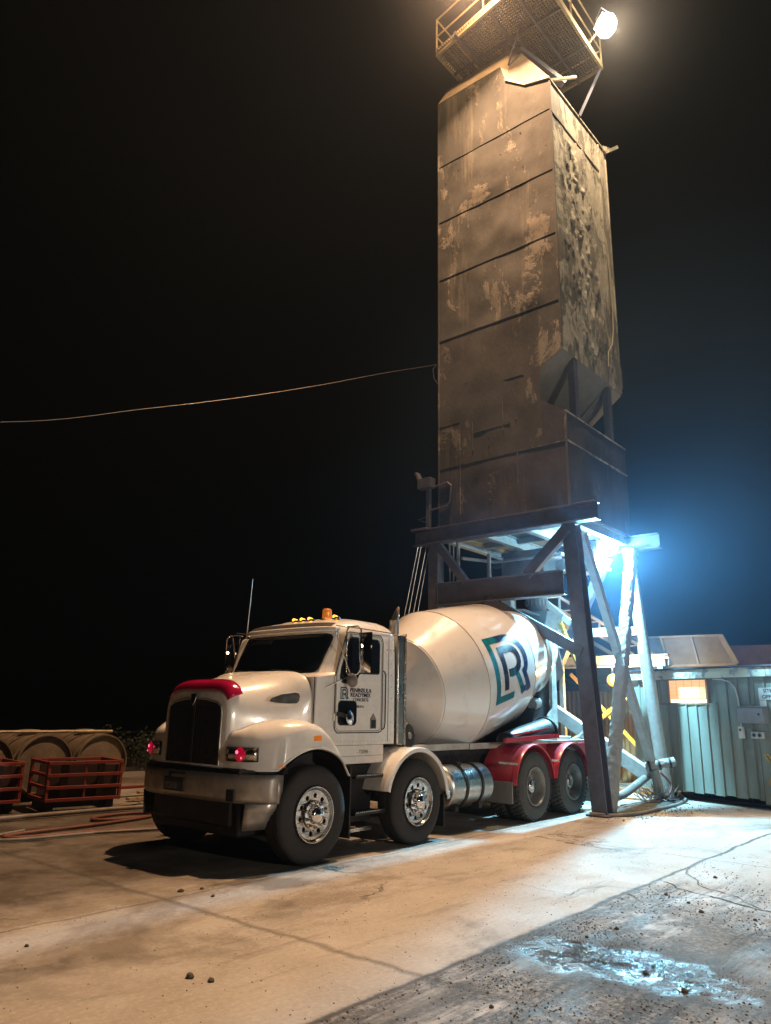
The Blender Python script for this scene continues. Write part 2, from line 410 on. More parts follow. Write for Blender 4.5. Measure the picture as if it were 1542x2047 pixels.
# roof marker lamps
for y, big in ((.60, 1), (1.07, 0), (1.22, 0), (1.37, 0)):
    b_ = build(MB().lathe((.86, y, 2.80), (0, 0, 1), [(0, .055), (.02, .055), (.03, .05)], 20), 'marker_lamp', 'chassis', T)
    mb = MB().lathe((.845, y, 2.828), (-1, 0, .12), [(-.03, .0), (-.03, .022), (.03, .024), (.042, .016), (.046, 0)], 16)
    build(mb, 'lens', 'amberglow', b_)
b_ = build(MB().lathe((.99, .90, 2.80), (0, 0, 1), [(0, .075), (.035, .075), (.04, .0)], 24), 'beacon', 'black', T)
build(MB().lathe((.99, .90, 2.838), (0, 0, 1), [(0, .062), (.01, .066), (.12, .062), (.135, .045), (.14, 0)], 24), 'lens', 'beacon', b_)
build(MB().lathe((.99, .90, 2.85), (0, 0, 1), [(0, .02), (.05, .03), (.07, .0)], 12), 'bulb', 'clearglow', b_)
b_.children[1].data.materials[0] = M['amber']
# antenna
build(MB().tube([(.77, 2.30, 2.60), (.785, 2.30, 2.85), (.82, 2.30, 3.50)], [.012, .008, .005], 6), 'antenna', 'steelcable', T)

# ---- doors (near side and its twin)
for far in (0, 1):
    yy = my(.215, far); s = 1 if not far else -1
    def P2(pts, dy): return [Vector((x, yy-s*dy, z)) for x, z in pts]
    def rr(x0, z0, x1, z1, r=.08, n=6, rs=None):
        rs = rs or [r]*4; o = []
        for (cx, cz, a0, q) in ((x1, z1, 0, rs[0]), (x0, z1, 90, rs[1]), (x0, z0, 180, rs[2]), (x1, z0, 270, rs[3])):
            ox = cx-q if cx == x1 else cx+q; oz = cz-q if cz == z1 else cz+q
            o += [(ox+q*math.cos(R(a0+90*k/n)), oz+q*math.sin(R(a0+90*k/n))) for k in range(n+1)]
        return o
    # door outline: slanting front top edge follows the pillar
    out = [(1.36, 1.43), (1.36, 2.50), (1.345, 2.56), (1.30, 2.60), (.70, 2.60), (.655, 2.58), (.63, 2.54), (.50, 2.14), (.475, 2.05), (.475, 1.46), (.49, 1.41), (.53, 1.375), (1.30, 1.375), (1.345, 1.39)]
    mb = MB().prism(P2(out, -.02), (0, -s*.032, 0)); door = build(mb, 'door', 'white', T, bevel=.006)
    ring = P2(out, .013); mb = MB().tube(ring+[ring[0], ring[1]], .0065, 6); build(mb, 'door_seal', 'gasket', door)
    inner = [(x*.955+.04, (z-1.98)*.965+1.98) for x, z in out]
    ri = P2(inner, .0125); build(MB().tube(ri+[ri[0], ri[1]], .0035, 6), 'door_groove', 'faint', door)
    win = [(1.285, 2.13), (1.285, 2.47), (1.27, 2.515), (1.23, 2.53), (.75, 2.53), (.71, 2.50), (.575, 2.15), (.56, 2.05), (.575, 2.0), (.615, 1.975), (.80, 1.965), (.845, 1.985), (.90, 2.08), (.93, 2.095), (1.25, 2.10), (1.275, 2.11)]
    wg = [((x-.93)*1.035+.93, (z-2.24)*1.045+2.24) for x, z in win]
    build(MB().prism(P2(wg, .010), (0, -s*.006, 0)), 'window_seal', 'gasket', door)
    g = build(MB().prism(P2(win, .014), (0, -s*.006, 0)), 'window', 'glass', door, bevel=.003)
    lw = rr(.54, 1.47, .86, 1.75, .055)
    build(MB().prism(P2([((x-.7)*1.06+.7, (z-1.61)*1.06+1.61) for x, z in lw], .010), (0, -s*.006, 0)), 'window_seal', 'gasket', door)
    build(MB().prism(P2(lw, .014), (0, -s*.006, 0)), 'lower_window', 'glass', door, bevel=.003)
    # convex spotter mirror in front of the low window, on its arm
    build(MB().lathe((.70, yy-s*.05, 1.555), (.25*1, -s*1, .1), [(0, .0), (.0, .085), (.015, .085), (.03, .06), (.038, 0)], 28), 'round_mirror', 'chrome', door)
    build(MB().bar((.50, yy-s*.04, 1.60), (.66, yy-s*.045, 1.57), .02, .05), 'mirror_arm', 'chassis', door)
    h = build(MB().prism(P2([(1.13, 1.42), (1.24, 1.42), (1.24, 1.545), (1.185, 1.61), (1.13, 1.545)], .012), (0, -s*.01, 0)), 'handle', 'greybox', door, bevel=.004)
    build(MB().box((1.145, yy-s*.022, 1.43), (1.225, yy-s*.028, 1.53)), 'latch', 'black', h)
    # grab handle and rear panel line
    ln = P2([(1.37, 2.15), (1.41, 2.14), (1.435, 2.10), (1.435, 1.48), (1.42, 1.43), (1.38, 1.41)], .005)
    build(MB().tube(ln, .007, 6), 'grab_handle', 'gasket', T)
    build(MB().tube([(.13, yy, 1.25), (.13, yy-s*.001, 2.02)], .006, 6), 'hood_gap', 'gasket', T)
for far in (0, 1):
    s = 1 if not far else -1
    for z in (1.56, 2.0): build(MB().box((.455, my(.196, far), z-.045), (.485, my(.222, far), z+.045)), 'door_hinge', 'white', T, bevel=.006)
    build(MB().box((.02, my(.225, far), 1.36), (.16, my(.21, far), 1.40)), 'hood_latch', 'black', T, bevel=.004)
    build(MB().tube([(.50, my(.245, far), 2.665), (1.0, my(.245, far), 2.668), (1.62, my(.25, far), 2.66)], .006, 6), 'roof_gutter', 'gasket', T)
    build(MB().tube([(1.50, my(.218, far), 1.26), (1.50, my(.218, far), 2.6)], .003, 5), 'panel_joint', 'gasket', T)
    for k in range(8): build(MB().lathe((1.56, my(.219, far), 1.35+.15*k), (0, -s, 0), [(0, .006), (.003, .004), (.004, 0)], 8), 'rivet', 'chassis', T)
# door lettering
def txt(s, x, z, h, m, w=0, sx=1, name='lettering', y=.198, par=None, sp=1.0):
    me = text_mesh(s, h, w, sx, 0, sp)
    return place_flat(me, name, m, (x, y, z), (1, 0, 0), (0, 0, 1), par or T)
txt('PENINSULA', .735, 1.862, .070, 'ink', .0012, 1.12)
txt('READYMIX', .745, 1.805, .070, 'ink', .0012, 1.12)
txt('CONCRETE', .79, 1.752, .056, 'faint', .0006, 1.02)
txt('4388 8716', .83, 1.675, .040, 'faint', .0005, 1.0)
txt('- T359A -', .93, 1.125, .062, 'faint', .0008, 1.0, y=.2335)

# ---- the R logo, built from ribbons so it can lie flat or wrap the drum
def ribbon(path, wd):
    out = []
    for i, p in enumerate(path):
        a = Vector(path[max(i-1, 0)]); b = Vector(path[min(i+1, len(path)-1)]); p = Vector(p)
        d1 = (p-a); d2 = (b-p)
        if d1.length < 1e-9: d1 = d2
        if d2.length < 1e-9: d2 = d1
        n1 = Vector((-d1.y, d1.x)).normalized(); n2 = Vector((-d2.y, d2.x)).normalized(); nn = (n1+n2).normalized()
        k = wd/2/max(.35, nn.dot(n1)); out.append((p+nn*k, p-nn*k))
    return out
def dense(path, st=.03):
    o = []
    for a, b in zip(path, path[1:]):
        a, b = Vector(a), Vector(b); k = max(1, int((b-a).length/st)); o += [tuple(a.lerp(b, i/k)) for i in range(k)]
    return o+[path[-1]]
bowl = [(.50, .945)] + arc((.52, .57), .375, 88, -28, 14)
LOGO = [('teal', dense([(.50, .055), (.055, .055), (.055, .945), (.30, .945)]), .11),
        ('navy', dense([(.30, .945)] + bowl + [(.79, .36), (.965, .02)]), .11),
        ('teal', dense([(.41, .385), (.56, .40), (.76, .055), (.80, .02)]), .105),
        ('navy', dense([(.70, .075), (.97, .075)]), .11),
        ('ink', dense([(.275, .17), (.275, .765), (.50, .765)] + arc((.52, .585), .18, 88, -88, 10) + [(.36, .405)]), .115)]
def logo(fn, parent, name='logo_emblem'):
    for m, p, wd in LOGO:
        mb = MB(); rb = ribbon(p, wd); nseg = 4
        for a, b in rb:
            for j in range(nseg+1): mb.v.append(tuple(fn(*(a.lerp(b, j/nseg)))))
        for i in range(len(rb)-1):
            for j in range(nseg): q = i*(nseg+1)+j; mb.f.append((q, q+1, q+nseg+2, q+nseg+1))
        build(mb, name, m, parent, smooth=60)
logo(lambda x, y: Vector((.565+x*.145, .198, 1.775+y*.145)), T)

# ---- hood
def hood_hw(x): return smooth_table([(-.80, .60), (-.6, .665), (-.3, .79), (0, .93), (.12, .985)], x)
def hood_top(x): return smooth_table([(-.80, 1.84), (-.7, 1.90), (-.5, 1.965), (-.25, 2.025), (0, 2.075), (.12, 2.10)], x)
def hood_e(x): return smooth_table([(-.80, 5.4), (-.5, 3.6), (-.1, 3.6), (.12, 5.5)], x)
def hood_pt(x, a, grow=0):
    e = hood_e(x); hw, zt = hood_hw(x)+grow, hood_top(x)+grow; zb = 1.30
    c, s_ = math.cos(a), math.sin(a)
    return Vector((x, YC-(abs(c)**(2/e))*hw*(1 if c >= 0 else -1), zb+(abs(s_)**(2/e))*(zt-zb)))
xs = [-.80, -.79, -.76, -.7, -.6, -.5, -.4, -.3, -.2, -.1, 0, .08, .12]
mb = MB(); K = 40
for x in xs:
    g = {-.80: -.035, -.79: -.012}.get(x, 0)
    mb.v.append((x, YC-hood_hw(x)-g, 1.0))
    for k in range(K+1): mb.v.append(tuple(hood_pt(x, math.pi*k/K, g)))
    mb.v.append((x, YC+hood_hw(x)+g, 1.0))
n = K+3
for j in range(len(xs)-1):
    for i in range(n-1): mb.f.append((j*n+i, j*n+i+1, (j+1)*n+i+1, (j+1)*n+i))
mb.f.append(tuple(i for i in range(n)))
hood = build(mb, 'hood', 'white', T, smooth=42)
# grille
gp = [(-.49, 1.03), (-.49, 1.60), (-.47, 1.66), (-.40, 1.70), (-.2, 1.735), (0, 1.745), (.2, 1.735), (.40, 1.70), (.47, 1.66), (.49, 1.60), (.49, 1.03)]
gr = build(MB().prism([(-.803, YC+y, z) for y, z in gp], (-.012, 0, 0)), 'grille', 'grille', T, bevel=.004)
mb = MB()
for k in range(26):
    y = YC-.47+.94*k/25; mb.box((-.818, y-.004, 1.05), (-.823, y+.004, 1.66))
mb.box((-.818, YC-.02, 1.03), (-.828, YC+.02, 1.73))
build(mb, 'grille_bars', 'black', gr)
pr = [Vector((-.81, YC+y*1.02, (z-1.4)*1.012+1.4)) for y, z in gp]
build(MB().tube(pr, .011, 8), 'grille_surround', 'bumper', gr)
# shield shaped hood ornament
build(MB().prism([(-.83, YC-.055, 1.80), (-.83, YC+.055, 1.80), (-.83, YC+.045, 1.73), (-.83, YC, 1.66), (-.83, YC-.045, 1.73)], (-.02, 0, 0)), 'hood_badge', 'chrome', hood, bevel=.006)
# red bug deflector
def bug(u, v):
    a = math.pi*(.17+.66*u); p = hood_pt(-.62, a); q = hood_pt(-.80, a, .0)+Vector((-.0, 0, .0))
    base = Vector((-.79, YC+(q.y-YC)*1.0, q.z+.005)); top = Vector((-.60, YC+(p.y-YC)*1.02, p.z+.045))
    m_ = base.lerp(top, v); m_.z += .030*math.sin(math.pi*v)*math.sin(math.pi*u)**.3; m_.x -= .05*math.sin(math.pi*v*.8)
    return m_
build(MB().grid(bug, 40, 8), 'bug_deflector', 'bug', hood, smooth=60, solid=.006)
# side intake openings
for far in (0, 1):
    pts = [(-.37, 1.735), (-.33, 1.775), (-.22, 1.815), (-.08, 1.838), (-.035, 1.825), (-.02, 1.79), (-.03, 1.735), (-.06, 1.705), (-.14, 1.70), (-.26, 1.705), (-.34, 1.715)]
    mb = MB()
    def hy(x): return YC-hood_hw(x)-.006
    vs = [(x, my(hy(x), far), z) for x, z in pts]; mb.add(vs, [tuple(range(len(vs)))])
    build(mb, 'air_intake', 'black', hood, smooth=0)
    rim_ = [Vector((x, my(hy(x)-.002, far), z)) for x, z in pts]
    build(MB().tube(rim_+[rim_[0]], .006, 6), 'intake_rim', 'white', hood)

# ---- front fenders
OUT = [(-.80, .66), (-.79, .52), (-.765, .38), (-.70, .24), (-.60, .135), (-.48, .06), (-.36, .02), (-.2, .0), (-.05, 0), (.1, 0), (.22, 0), (.34, 0), (.44, .005), (.52, .012), (.57, .02)]
ZT = [(-.80, 1.30), (-.6, 1.43), (-.4, 1.505), (-.15, 1.52), (.05, 1.475), (.2, 1.40), (.34, 1.28), (.44, 1.165), (.52, 1.05), (.57, .97)]
ZS = [(-.80, 1.245), (-.6, 1.27), (-.4, 1.37), (-.15, 1.42), (.05, 1.385), (.2, 1.30), (.34, 1.18), (.44, 1.06), (.52, .95), (.57, .90)]
def fender(far):
    mb = MB(); Kf = 10; nst = 44
    def outp(u):
        k = u*(len(OUT)-1); i = min(int(k), len(OUT)-2); t = k-i
        return OUT[i][0]+(OUT[i+1][0]-OUT[i][0])*t, OUT[i][1]+(OUT[i+1][1]-OUT[i][1])*t
    for q in range(nst+1):
        x, y = outp(q/nst)
        xt = -.80+(x+.80)*1.0 if x > -.4 else -.78+(q/nst)*1.0
        xt = max(-.79, min(.57, x if x > -.2 else x*.8+(-.2)*.2+.02))
        yt = YC-hood_hw(min(xt, .12))+.02
        zt, z_s = smooth_table(ZT, xt), smooth_table(ZS, x)
        z_s = min(z_s, zt-.02)
        zb = 1.0
        if abs(x) < .69: zb = max(.985, .52+math.sqrt(max(0, .69**2-x*x)))
        if x > .44: zb = .52+math.sqrt(max(.0, .69**2-x*x)); zb = max(zb, .88)
        zb = min(zb, z_s-.01)
        a, b, c_ = Vector((x, y, z_s)), Vector((x*.9+xt*.1, y+(yt-y)*.12, zt+.045*(1 if x < .3 else .3))), Vector((xt, yt, zt))
        row = [Vector((x, y+.012, zb-.0)), Vector((x, y-.012, zb+.004)), Vector((x, y-.012, zb+.022)), Vector((x, y, zb+.03))]
        row += [a.lerp(b, k/Kf).lerp(b.lerp(c_, k/Kf), k/Kf) for k in range(Kf+1)]
        mb.v += [(p.x, my(p.y, far), p.z) for p in row]
    m_ = Kf+5
    for q in range(nst):
        for i in range(m_-1): mb.f.append((q*m_+i, q*m_+i+1, (q+1)*m_+i+1, (q+1)*m_+i))
    return build(mb, 'front_fender', 'white', T, smooth=50)
for far in (0, 1):
    f = fender(far); s = 1 if not far else -1
    # headlight cluster on the slanting front face
    A = Vector((-.797, .60, 0)); B = Vector((-.675, .205, 0)); d = (B-A).normalized(); nrm = Vector((-d.y, d.x, 0)); nrm = nrm if nrm.x < 0 else -nrm
    L_ = (B-A).length
    def HP(u, z, o): 
        bow = .046*math.sin(math.pi*u)**.8
        p = A+d*(L_*u)+nrm*(o+bow); return Vector((p.x, my(p.y, far), z))
    def plate(u0, u1, z0, z1, o, nu=8): 
        return MB().grid(lambda a, b: HP(u0+(u1-u0)*a, z0+(z1-z0)*b, o), nu, 2)
    hl = build(plate(0, 1, 1.085, 1.235, .008), 'headlight', 'black', T, solid=.012)
    build(plate(.03, .97, 1.097, 1.223, .017), 'reflector', 'alu', hl, solid=.004)
    def disc(uc, zc, ru, rz, o, m, nm, dome=.02):
        mb = MB(); mb.v.append(tuple(HP(uc, zc, o+dome)))
        for k in range(1, 5):
            for j in range(24):
                a = 2*math.pi*j/24; rr_ = k/4
                mb.v.append(tuple(HP(uc+ru*rr_*math.cos(a), zc+rz*rr_*math.sin(a), o+dome*(1-rr_**2))))
        for j in range(24): mb.f.append((0, 1+j, 1+(j+1) % 24))
        for k in range(3):
            for j in range(24): mb.f.append((1+k*24+j, 1+k*24+(j+1) % 24, 1+(k+1)*24+(j+1) % 24, 1+(k+1)*24+j))
        build(mb, nm, m, hl, smooth=70)
    disc(.20, 1.16, .15, .055, .02, 'chrome', 'lamp', -.03)
    disc(.80, 1.16, .15, .055, .02, 'chrome', 'lamp', -.025)
    disc(.52, 1.16, .155, .076, .026, 'redglow', 'red_lamp', .03)
    disc(.47, 1.185, .045, .020, .055, 'pinkglow', 'bulb', .006)  # painted highlight on the red lamp, glowing by itself
    disc(.60, 1.125, .02, .012, .05, 'pinkglow', 'bulb', .006)  # second, smaller painted highlight
    # indicators
    mb = MB().box((-.055, my(-.012, far), 1.30), (.06, my(.006, far), 1.36)); build(mb, 'side_indicator', 'amber', T, bevel=.006)
    mb = MB().box((-.50, my(.045, far), 1.03), (-.42, my(.075, far), 1.055)); build(mb, 'side_marker', 'amber', T, bevel=.004)

# ---- bumper
for far in (0, 1): build(MB().box((-.66, my(.20, far), .90), (.13, my(.225, far), 1.24)), 'inner_panel', 'grille', T)
for far in (0, 1):
    ya, yb = my(.03, far), my(.75, far)
    build(MB().lathe((0, 0, .52), (0, 1, 0), [(ya, .685), (yb, .685), (yb, .66), (ya, .66)], 36, R(-48), R(62)), 'wheel_arch_liner', 'grille', T)
def bx(u): return -.885+.06*u*u+.13*abs(u)**4+.165*abs(u)**9
def by(u): return YC+u*1.18
def bump(u, v):
    uu = -1+2*u; z = .955-.29*v; return Vector((bx(uu)+(.02 if v in (0, 1) else 0), by(uu), z))
mb = MB().grid(bump, 48, 5)
o = len(mb.v)
for far in (0, 1):
    sgn = 1 if far else -1
    ye = by(sgn)
    mb.add([(bx(1), ye, .955), (-.44, ye-sgn*.015, .95), (-.45, ye-sgn*.02, .66), (bx(1), ye, .665)], [(0, 1, 2, 3)])
    # ends that drop below the centre section
    us = [.80, .85, .90, .95, 1.0]
    vs = []
    for u in us:
        for q in range(4):
            t = q/3; vs.append((bx(u)+.10*t*(u-.8)/.2, by(sgn*u)-sgn*(.03+.16*(u-.8)/.2)*t, .665-.27*t))
    mb.add(vs, [(i*4+j, i*4+j+1, (i+1)*4+j+1, (i+1)*4+j) for i in range(4) for j in range(3)])
bumper = build(mb, 'bumper', 'bumper', T, smooth=50, solid=.012)
build(MB().grid(lambda u, v: Vector((bx(-1+2*u)+.005+.1*v, by(-.985+1.97*u), .965+.002)), 40, 2), 'bumper_step', 'black', T)
# black gap between bumper and body
build(MB().prism([(-.80, .36, .95), (-.80, 2.08, .95), (-.50, 2.3, .95), (-.3, 2.3, .95), (-.3, .14, .95), (-.50, .14, .95)], (0, 0, .06)), 'bumper_gap', 'black', T)
pl = build(MB().box((bx(0)-.022, YC-.02, .725), (bx(0)-.002, YC+.36, .87)), 'number_plate', 'black', bumper, bevel=.006)
build(MB().box((bx(0)-.0235, YC-.005, .74), (bx(0)-.022, YC+.345, .83)), 'plate_face', 'faint', pl)
me = text_mesh('YTZ458', .088, .001, .80); place_flat(me, 'plate_number', 'greybox', (bx(0)-.0255, YC+.335, .75), (0, -1, 0), (0, 0, 1), pl)
build(MB().box((bx(.4)-.016, YC-.02, .875), (bx(0)-.002, YC+.30, .935)), 'plate_recess', 'black', bumper)
build(MB().box((bx(.7)-.035, YC-.84, .68), (bx(.6)+.01, YC-.72, .80)), 'tow_hole', 'black', bumper)
# sump, axle and dark underside
build(MB().box((-.72, .42, .30), (-.2, 2.02, .68)).box((-.78, .5, .40), (-.5, 1.94, .95)), 'radiator_guard', 'grille', T, bevel=.03)
build(MB().box((-.2, .45, .75), (.9, 1.99, 1.2)), 'engine_bay', 'black', T)

# ---- chassis
mb = MB()
for y in (.80, 1.64): mb.box((-.5, y-.04, .72), (7.05, y+.04, 1.0))
for x in (.9, 2.9, 3.9, 4.3, 5.6, 6.8): mb.box((x, .84, .76), (x+.1, 1.6, .96))
build(mb, 'chassis_rail', 'chassis', T, bevel=.01)
mb = MB()
for y in (.56, 1.88): mb.box((2.35, y-.03, 1.09), (3.85, y+.03, 1.18)); mb.box((3.88, y-.03, 1.085), (5.4, y+.03, 1.175))
build(mb, 'subframe_rail', 'dirtywhite', T, bevel=.006)
mb = MB()
for y in (.72, 1.72): mb.box((1.9, y-.05, 1.0), (7.0, y+.05, 1.08))
mb.box((2.2, .6, 1.0), (2.45, 1.84, 1.30)); mb.box((6.3, .6, .8), (7.0, 1.84, 1.2))
build(mb, 'subframe', 'chassis', T)
for x, r in ((0, .06), (1.88, .06), (4.95, .10), (6.27, .10)):
    mb = MB().tube([(x, .25, .52), (x, 2.19, .52)], r, 14); mb.lathe((x, 1.0, .52), (0, 1, 0), [(0, 0), (.02, r*1.5), (.22, r*2.2 if r > .08 else r), (.42, r*1.5), (.44, 0)], 18)
    build(mb, 'axle', 'chassis', T)
mb = MB()
for x in (0, 1.88, 4.95, 6.27):
    for y in (.80, 1.64): mb.bar((x-.5, y, .66), (x, y, .60), .08, .06); mb.bar((x, y, .60), (x+.5, y, .66), .08, .06)
build(mb, 'leaf_spring', 'chassis', T)

# ---- wheels
def tyre_mb(lugs=0, w_=.28):
    prof = [(.035, .288), (.005, .31), (-.012, .36), (-.014, .42), (.0, .475), (.02, .505), (.045, .518)]
    gz = []
    for k in range(1, 5):
        c_ = .02+(w_-.04)*k/5; gz += [(c_-.008, .52), (c_-.005, .507), (c_+.005, .507), (c_+.008, .52)]
    prof += gz + [(w_-.045, .518), (w_-.02, .505), (w_, .475), (w_+.014, .42), (w_+.012, .36), (w_-.005, .31), (w_-.035, .288)]
    mb = MB().lathe((0, 0, 0), (0, 1, 0), prof, 72)
    if lugs:
        for k in range(44):
            a = 2*math.pi*k/44
            for y0, y1, da in ((.0, .055, 0), (.075, .13, .5), (.15, .205, 0), (.225, .28, .5)):
                aa = a+da*2*math.pi/44; ct, st = math.cos(aa), math.sin(aa); hw_ = .024
                vs = []
                for rr_, wt in ((.505, 1), (.534, .8)):
                    for sy, sx_ in ((y0, -1), (y1, -1), (y1, 1), (y0, 1)):
                        r0 = rr_ - (.014 if sy in (0, .28) and rr_ > .52 else 0)
                        tx = sx_*hw_*wt+(.008 if sy == y1 else -.008)
                        vs.append((r0*ct-tx*st, sy, r0*st+tx*ct))
                mb.add(vs, [(0, 1, 2, 3), (4, 7, 6, 5), (0, 4, 5, 1), (1, 5, 6, 2), (2, 6, 7, 3), (3, 7, 4, 0)])
    return mb
def move(ob, org):
    pass
def shift(mb, d): mb.v = [tuple(Vector(v)+Vector(d)) for v in mb.v]; return mb
def steer_wheel(x):
    o = Vector((x, 0, .52)); w_ = build(shift(tyre_mb(), o), 'wheel', 'rubber', T, smooth=50)
    ring = MB().lathe(o, (0, 1, 0), [(.05, .288), (.0, .298), (-.012, .294), (-.012, .284), (.01, .275), (.03, .262), (.035, .24)], 64)
    ring.lathe(o, (0, 1, 0), [(.24, .28), (.25, .26), (.12, .25), (.06, .245)], 64)
    rim = build(ring, 'rim', 'alu', w_, smooth=40)
    me = curve_mesh([circle(0, 0, .258, 64)]+[circle(.198*math.cos(math.pi*(2*k+.6)/10), .198*math.sin(math.pi*(2*k+.6)/10), .026, 20) for k in range(10)]+[circle(0, 0, .05, 24)], .008)
    for v in me.vertices:
        rr_ = math.hypot(v.co.x, v.co.y); v.co.z += -.018*math.cos(min(1, rr_/.26)*math.pi/2)
    place_flat(me, 'rim_disc', 'alu', o+Vector((0, .028, 0)), (1, 0, 0), (0, 0, 1), w_)
    for v in me.vertices: pass
    mb = MB().lathe(o, (0, 1, 0), [(.01, .15), (-.005, .148), (-.008, .10), (-.035, .088), (-.05, .085), (-.062, .07), (-.072, .04), (-.075, 0)], 32)
    build(mb, 'hub_cap', 'chrome', w_, smooth=40)
    mb = MB()
    for k in range(10):
        a = 2*math.pi*(k+.5)/10; c_ = o+Vector((.128*math.cos(a), -.004, .128*math.sin(a)))
        mb.lathe(c_, (0, -1, 0), [(0, .02), (.012, .019), (.02, .014), (.045, .013), (.052, .007), (.053, 0)], 10)
    build(mb, 'wheel_nut', 'chrome', w_, smooth=40, split=1)
    build(MB().lathe(o, (0, 1, 0), [(.1, .0), (.1, .25)], 32), 'brake_drum', 'black', w_)
    return w_
def dual_wheel(x):
    o = Vector((x, 0, .52)); mb = tyre_mb(1); w_ = build(shift(mb, o), 'wheel', 'dustrubber', T, smooth=50)
    build(shift(tyre_mb(1), o+Vector((0, .32, 0))), 'inner_tyre', 'dustrubber', w_, smooth=50)
    mb = MB().lathe(o, (0, 1, 0), [(.05, .289), (.0, .299), (-.012, .294), (-.012, .284), (.012, .272), (.03, .262), (.06, .255), (.12, .238), (.155, .232), (.175, .20), (.18, .12), (.18, .0)], 64)
    build(mb, 'rim', 'dishsteel', w_, smooth=40)
    mb = MB().lathe(o, (0, 1, 0), [(.18, .118), (.10, .115), (.065, .108), (.05, .09), (.04, .05), (.035, 0)], 28)
    build(mb, 'hub_cap', 'alu', w_, smooth=40)
    mb = MB()
    for k in range(10):
        a = 2*math.pi*(k+.5)/10; mb.lathe(o+Vector((.15*math.cos(a), .178, .15*math.sin(a))), (0, -1, 0), [(0, .018), (.03, .016), (.035, 0)], 8)
    build(mb, 'wheel_nut', 'dishsteel', w_, split=1)
    return w_
def clone_part(o, dx, flip):
    """copy a wheel and its parts; flip turns it round to the far side"""
    c = o.copy(); C.objects.link(c)
    Mx = Matrix.Translation((dx, 0, 0))
    if flip:   # rotate half a turn about the truck's centre line through the wheel
        ox = WX[o.name]-ORG[truck.name].x
        Mx = Matrix.Translation((dx, 0, 0)) @ Matrix.Translation((ox, 0, 0)) @ Matrix.Rotation(math.pi, 4, 'Z') @ Matrix.Translation((-ox, 0, 0))
    c.matrix_local = Mx
    for ch in o.children:
        d = ch.copy(); C.objects.link(d); d.parent = c
    return c
WX = {}
w1 = steer_wheel(0); WX[w1.name] = 0
w3 = dual_wheel(4.95); WX[w3.name] = 4.95
clone_part(w1, 1.88, 0); clone_part(w1, 0, 1); clone_part(w1, 1.88, 1)
clone_part(w3, 1.32, 0); clone_part(w3, 0, 1); clone_part(w3, 1.32, 1)

# ---- mudguards
def guard(x, r, y0, y1, a0, a1, m, name, lip=.03, th=.02):
    prof = [(y0, r-lip), (y0-.012, r-lip+.008), (y0-.012, r-.008), (y0+.02, r+.004), (y0+.06, r+.006), (y0+.075, r-.004), (y0+.11, r-.004), (y1, r), (y1, r-.02), (y0+.02, r-.02)]
    mb = MB().lathe((x, 0, .52), (0, 1, 0), prof, 40, R(a0), R(a1))
    return build(mb, name, m, T, smooth=35)
for far in (0, 1):
    y0, y1 = (-.01, .46) if not far else (2.45, 1.98)
    e = 1 if not far else -1
    def G(x, r, ya, yb, a0, a1, m, nm, lip=.035):
        prof = [(ya, r-lip), (ya-e*.012, r-lip+.008), (ya-e*.012, r-.008), (ya+e*.02, r+.004), (ya+e*.06, r+.008), (ya+e*.075, r-.004), (ya+e*.12, r-.002), (yb, r), (yb, r-.02), (ya+e*.02, r-.02)]
        return build(MB().lathe((x, 0, .52), (0, 1, 0), prof, 40, R(a0), R(a1)), nm, m, T, smooth=35)
    g2 = G(1.88, .665, y0, y1, -76, 86, 'white', 'steer_mudguard', .06)
    build(MB().box((2.44, my(.0, far), .16), (2.46, my(.44, far), .56)), 'mud_flap', 'black', T, bevel=.004)
    build(MB().box((2.50, my(-.02, far), .50), (2.57, my(.05, far), .60)), 'guard_bracket', 'alu', T, bevel=.01)
    yb = my(.62, far)
    G(4.95, .645, y0, yb, -86, 82, 'red', 'drive_mudguard')
    G(6.27, .645, y0, yb, -82, 84, 'red', 'drive_mudguard')
    build(MB().box((4.26, my(.02, far), .30), (4.285, my(.62, far), .62)), 'flap_plate', 'greybox', T, bevel=.01)
    build(MB().box((7.0, my(.02, far), .14), (7.02, my(.6, far), .55)), 'mud_flap', 'dirtywhite', T, bevel=.004)
    for x in (4.32, 5.66): build(MB().bar((x-.15, my(.2, far), .90), (x+.04, my(-.03, far), .88), .03, .03), 'guard_stay', 'alu', T)
    # side deck and tail
    build(MB().box((5.1, my(.12, far), 1.155), (7.15, my(.5, far), 1.20)), 'side_deck', 'dirtywhite', T, bevel=.006)
    build(MB().box((5.35, my(.3, far), .80), (5.9, my(.36, far), 1.15)).box((6.7, my(.10, far), .72), (7.18, my(.16, far), 1.15)), 'side_panel', 'red', T, bevel=.01)
    build(MB().prism([(7.02, my(.06, far), 1.15), (7.22, my(.06, far), 1.15), (7.62, my(.06, far), .12), (7.34, my(.06, far), .12)], (0, e*.05, 0)), 'tail_panel', 'red', T, bevel=.008)
build(MB().box((7.1, .12, .55), (7.2, 2.32, .80)), 'tail_beam', 'red', T, bevel=.01)

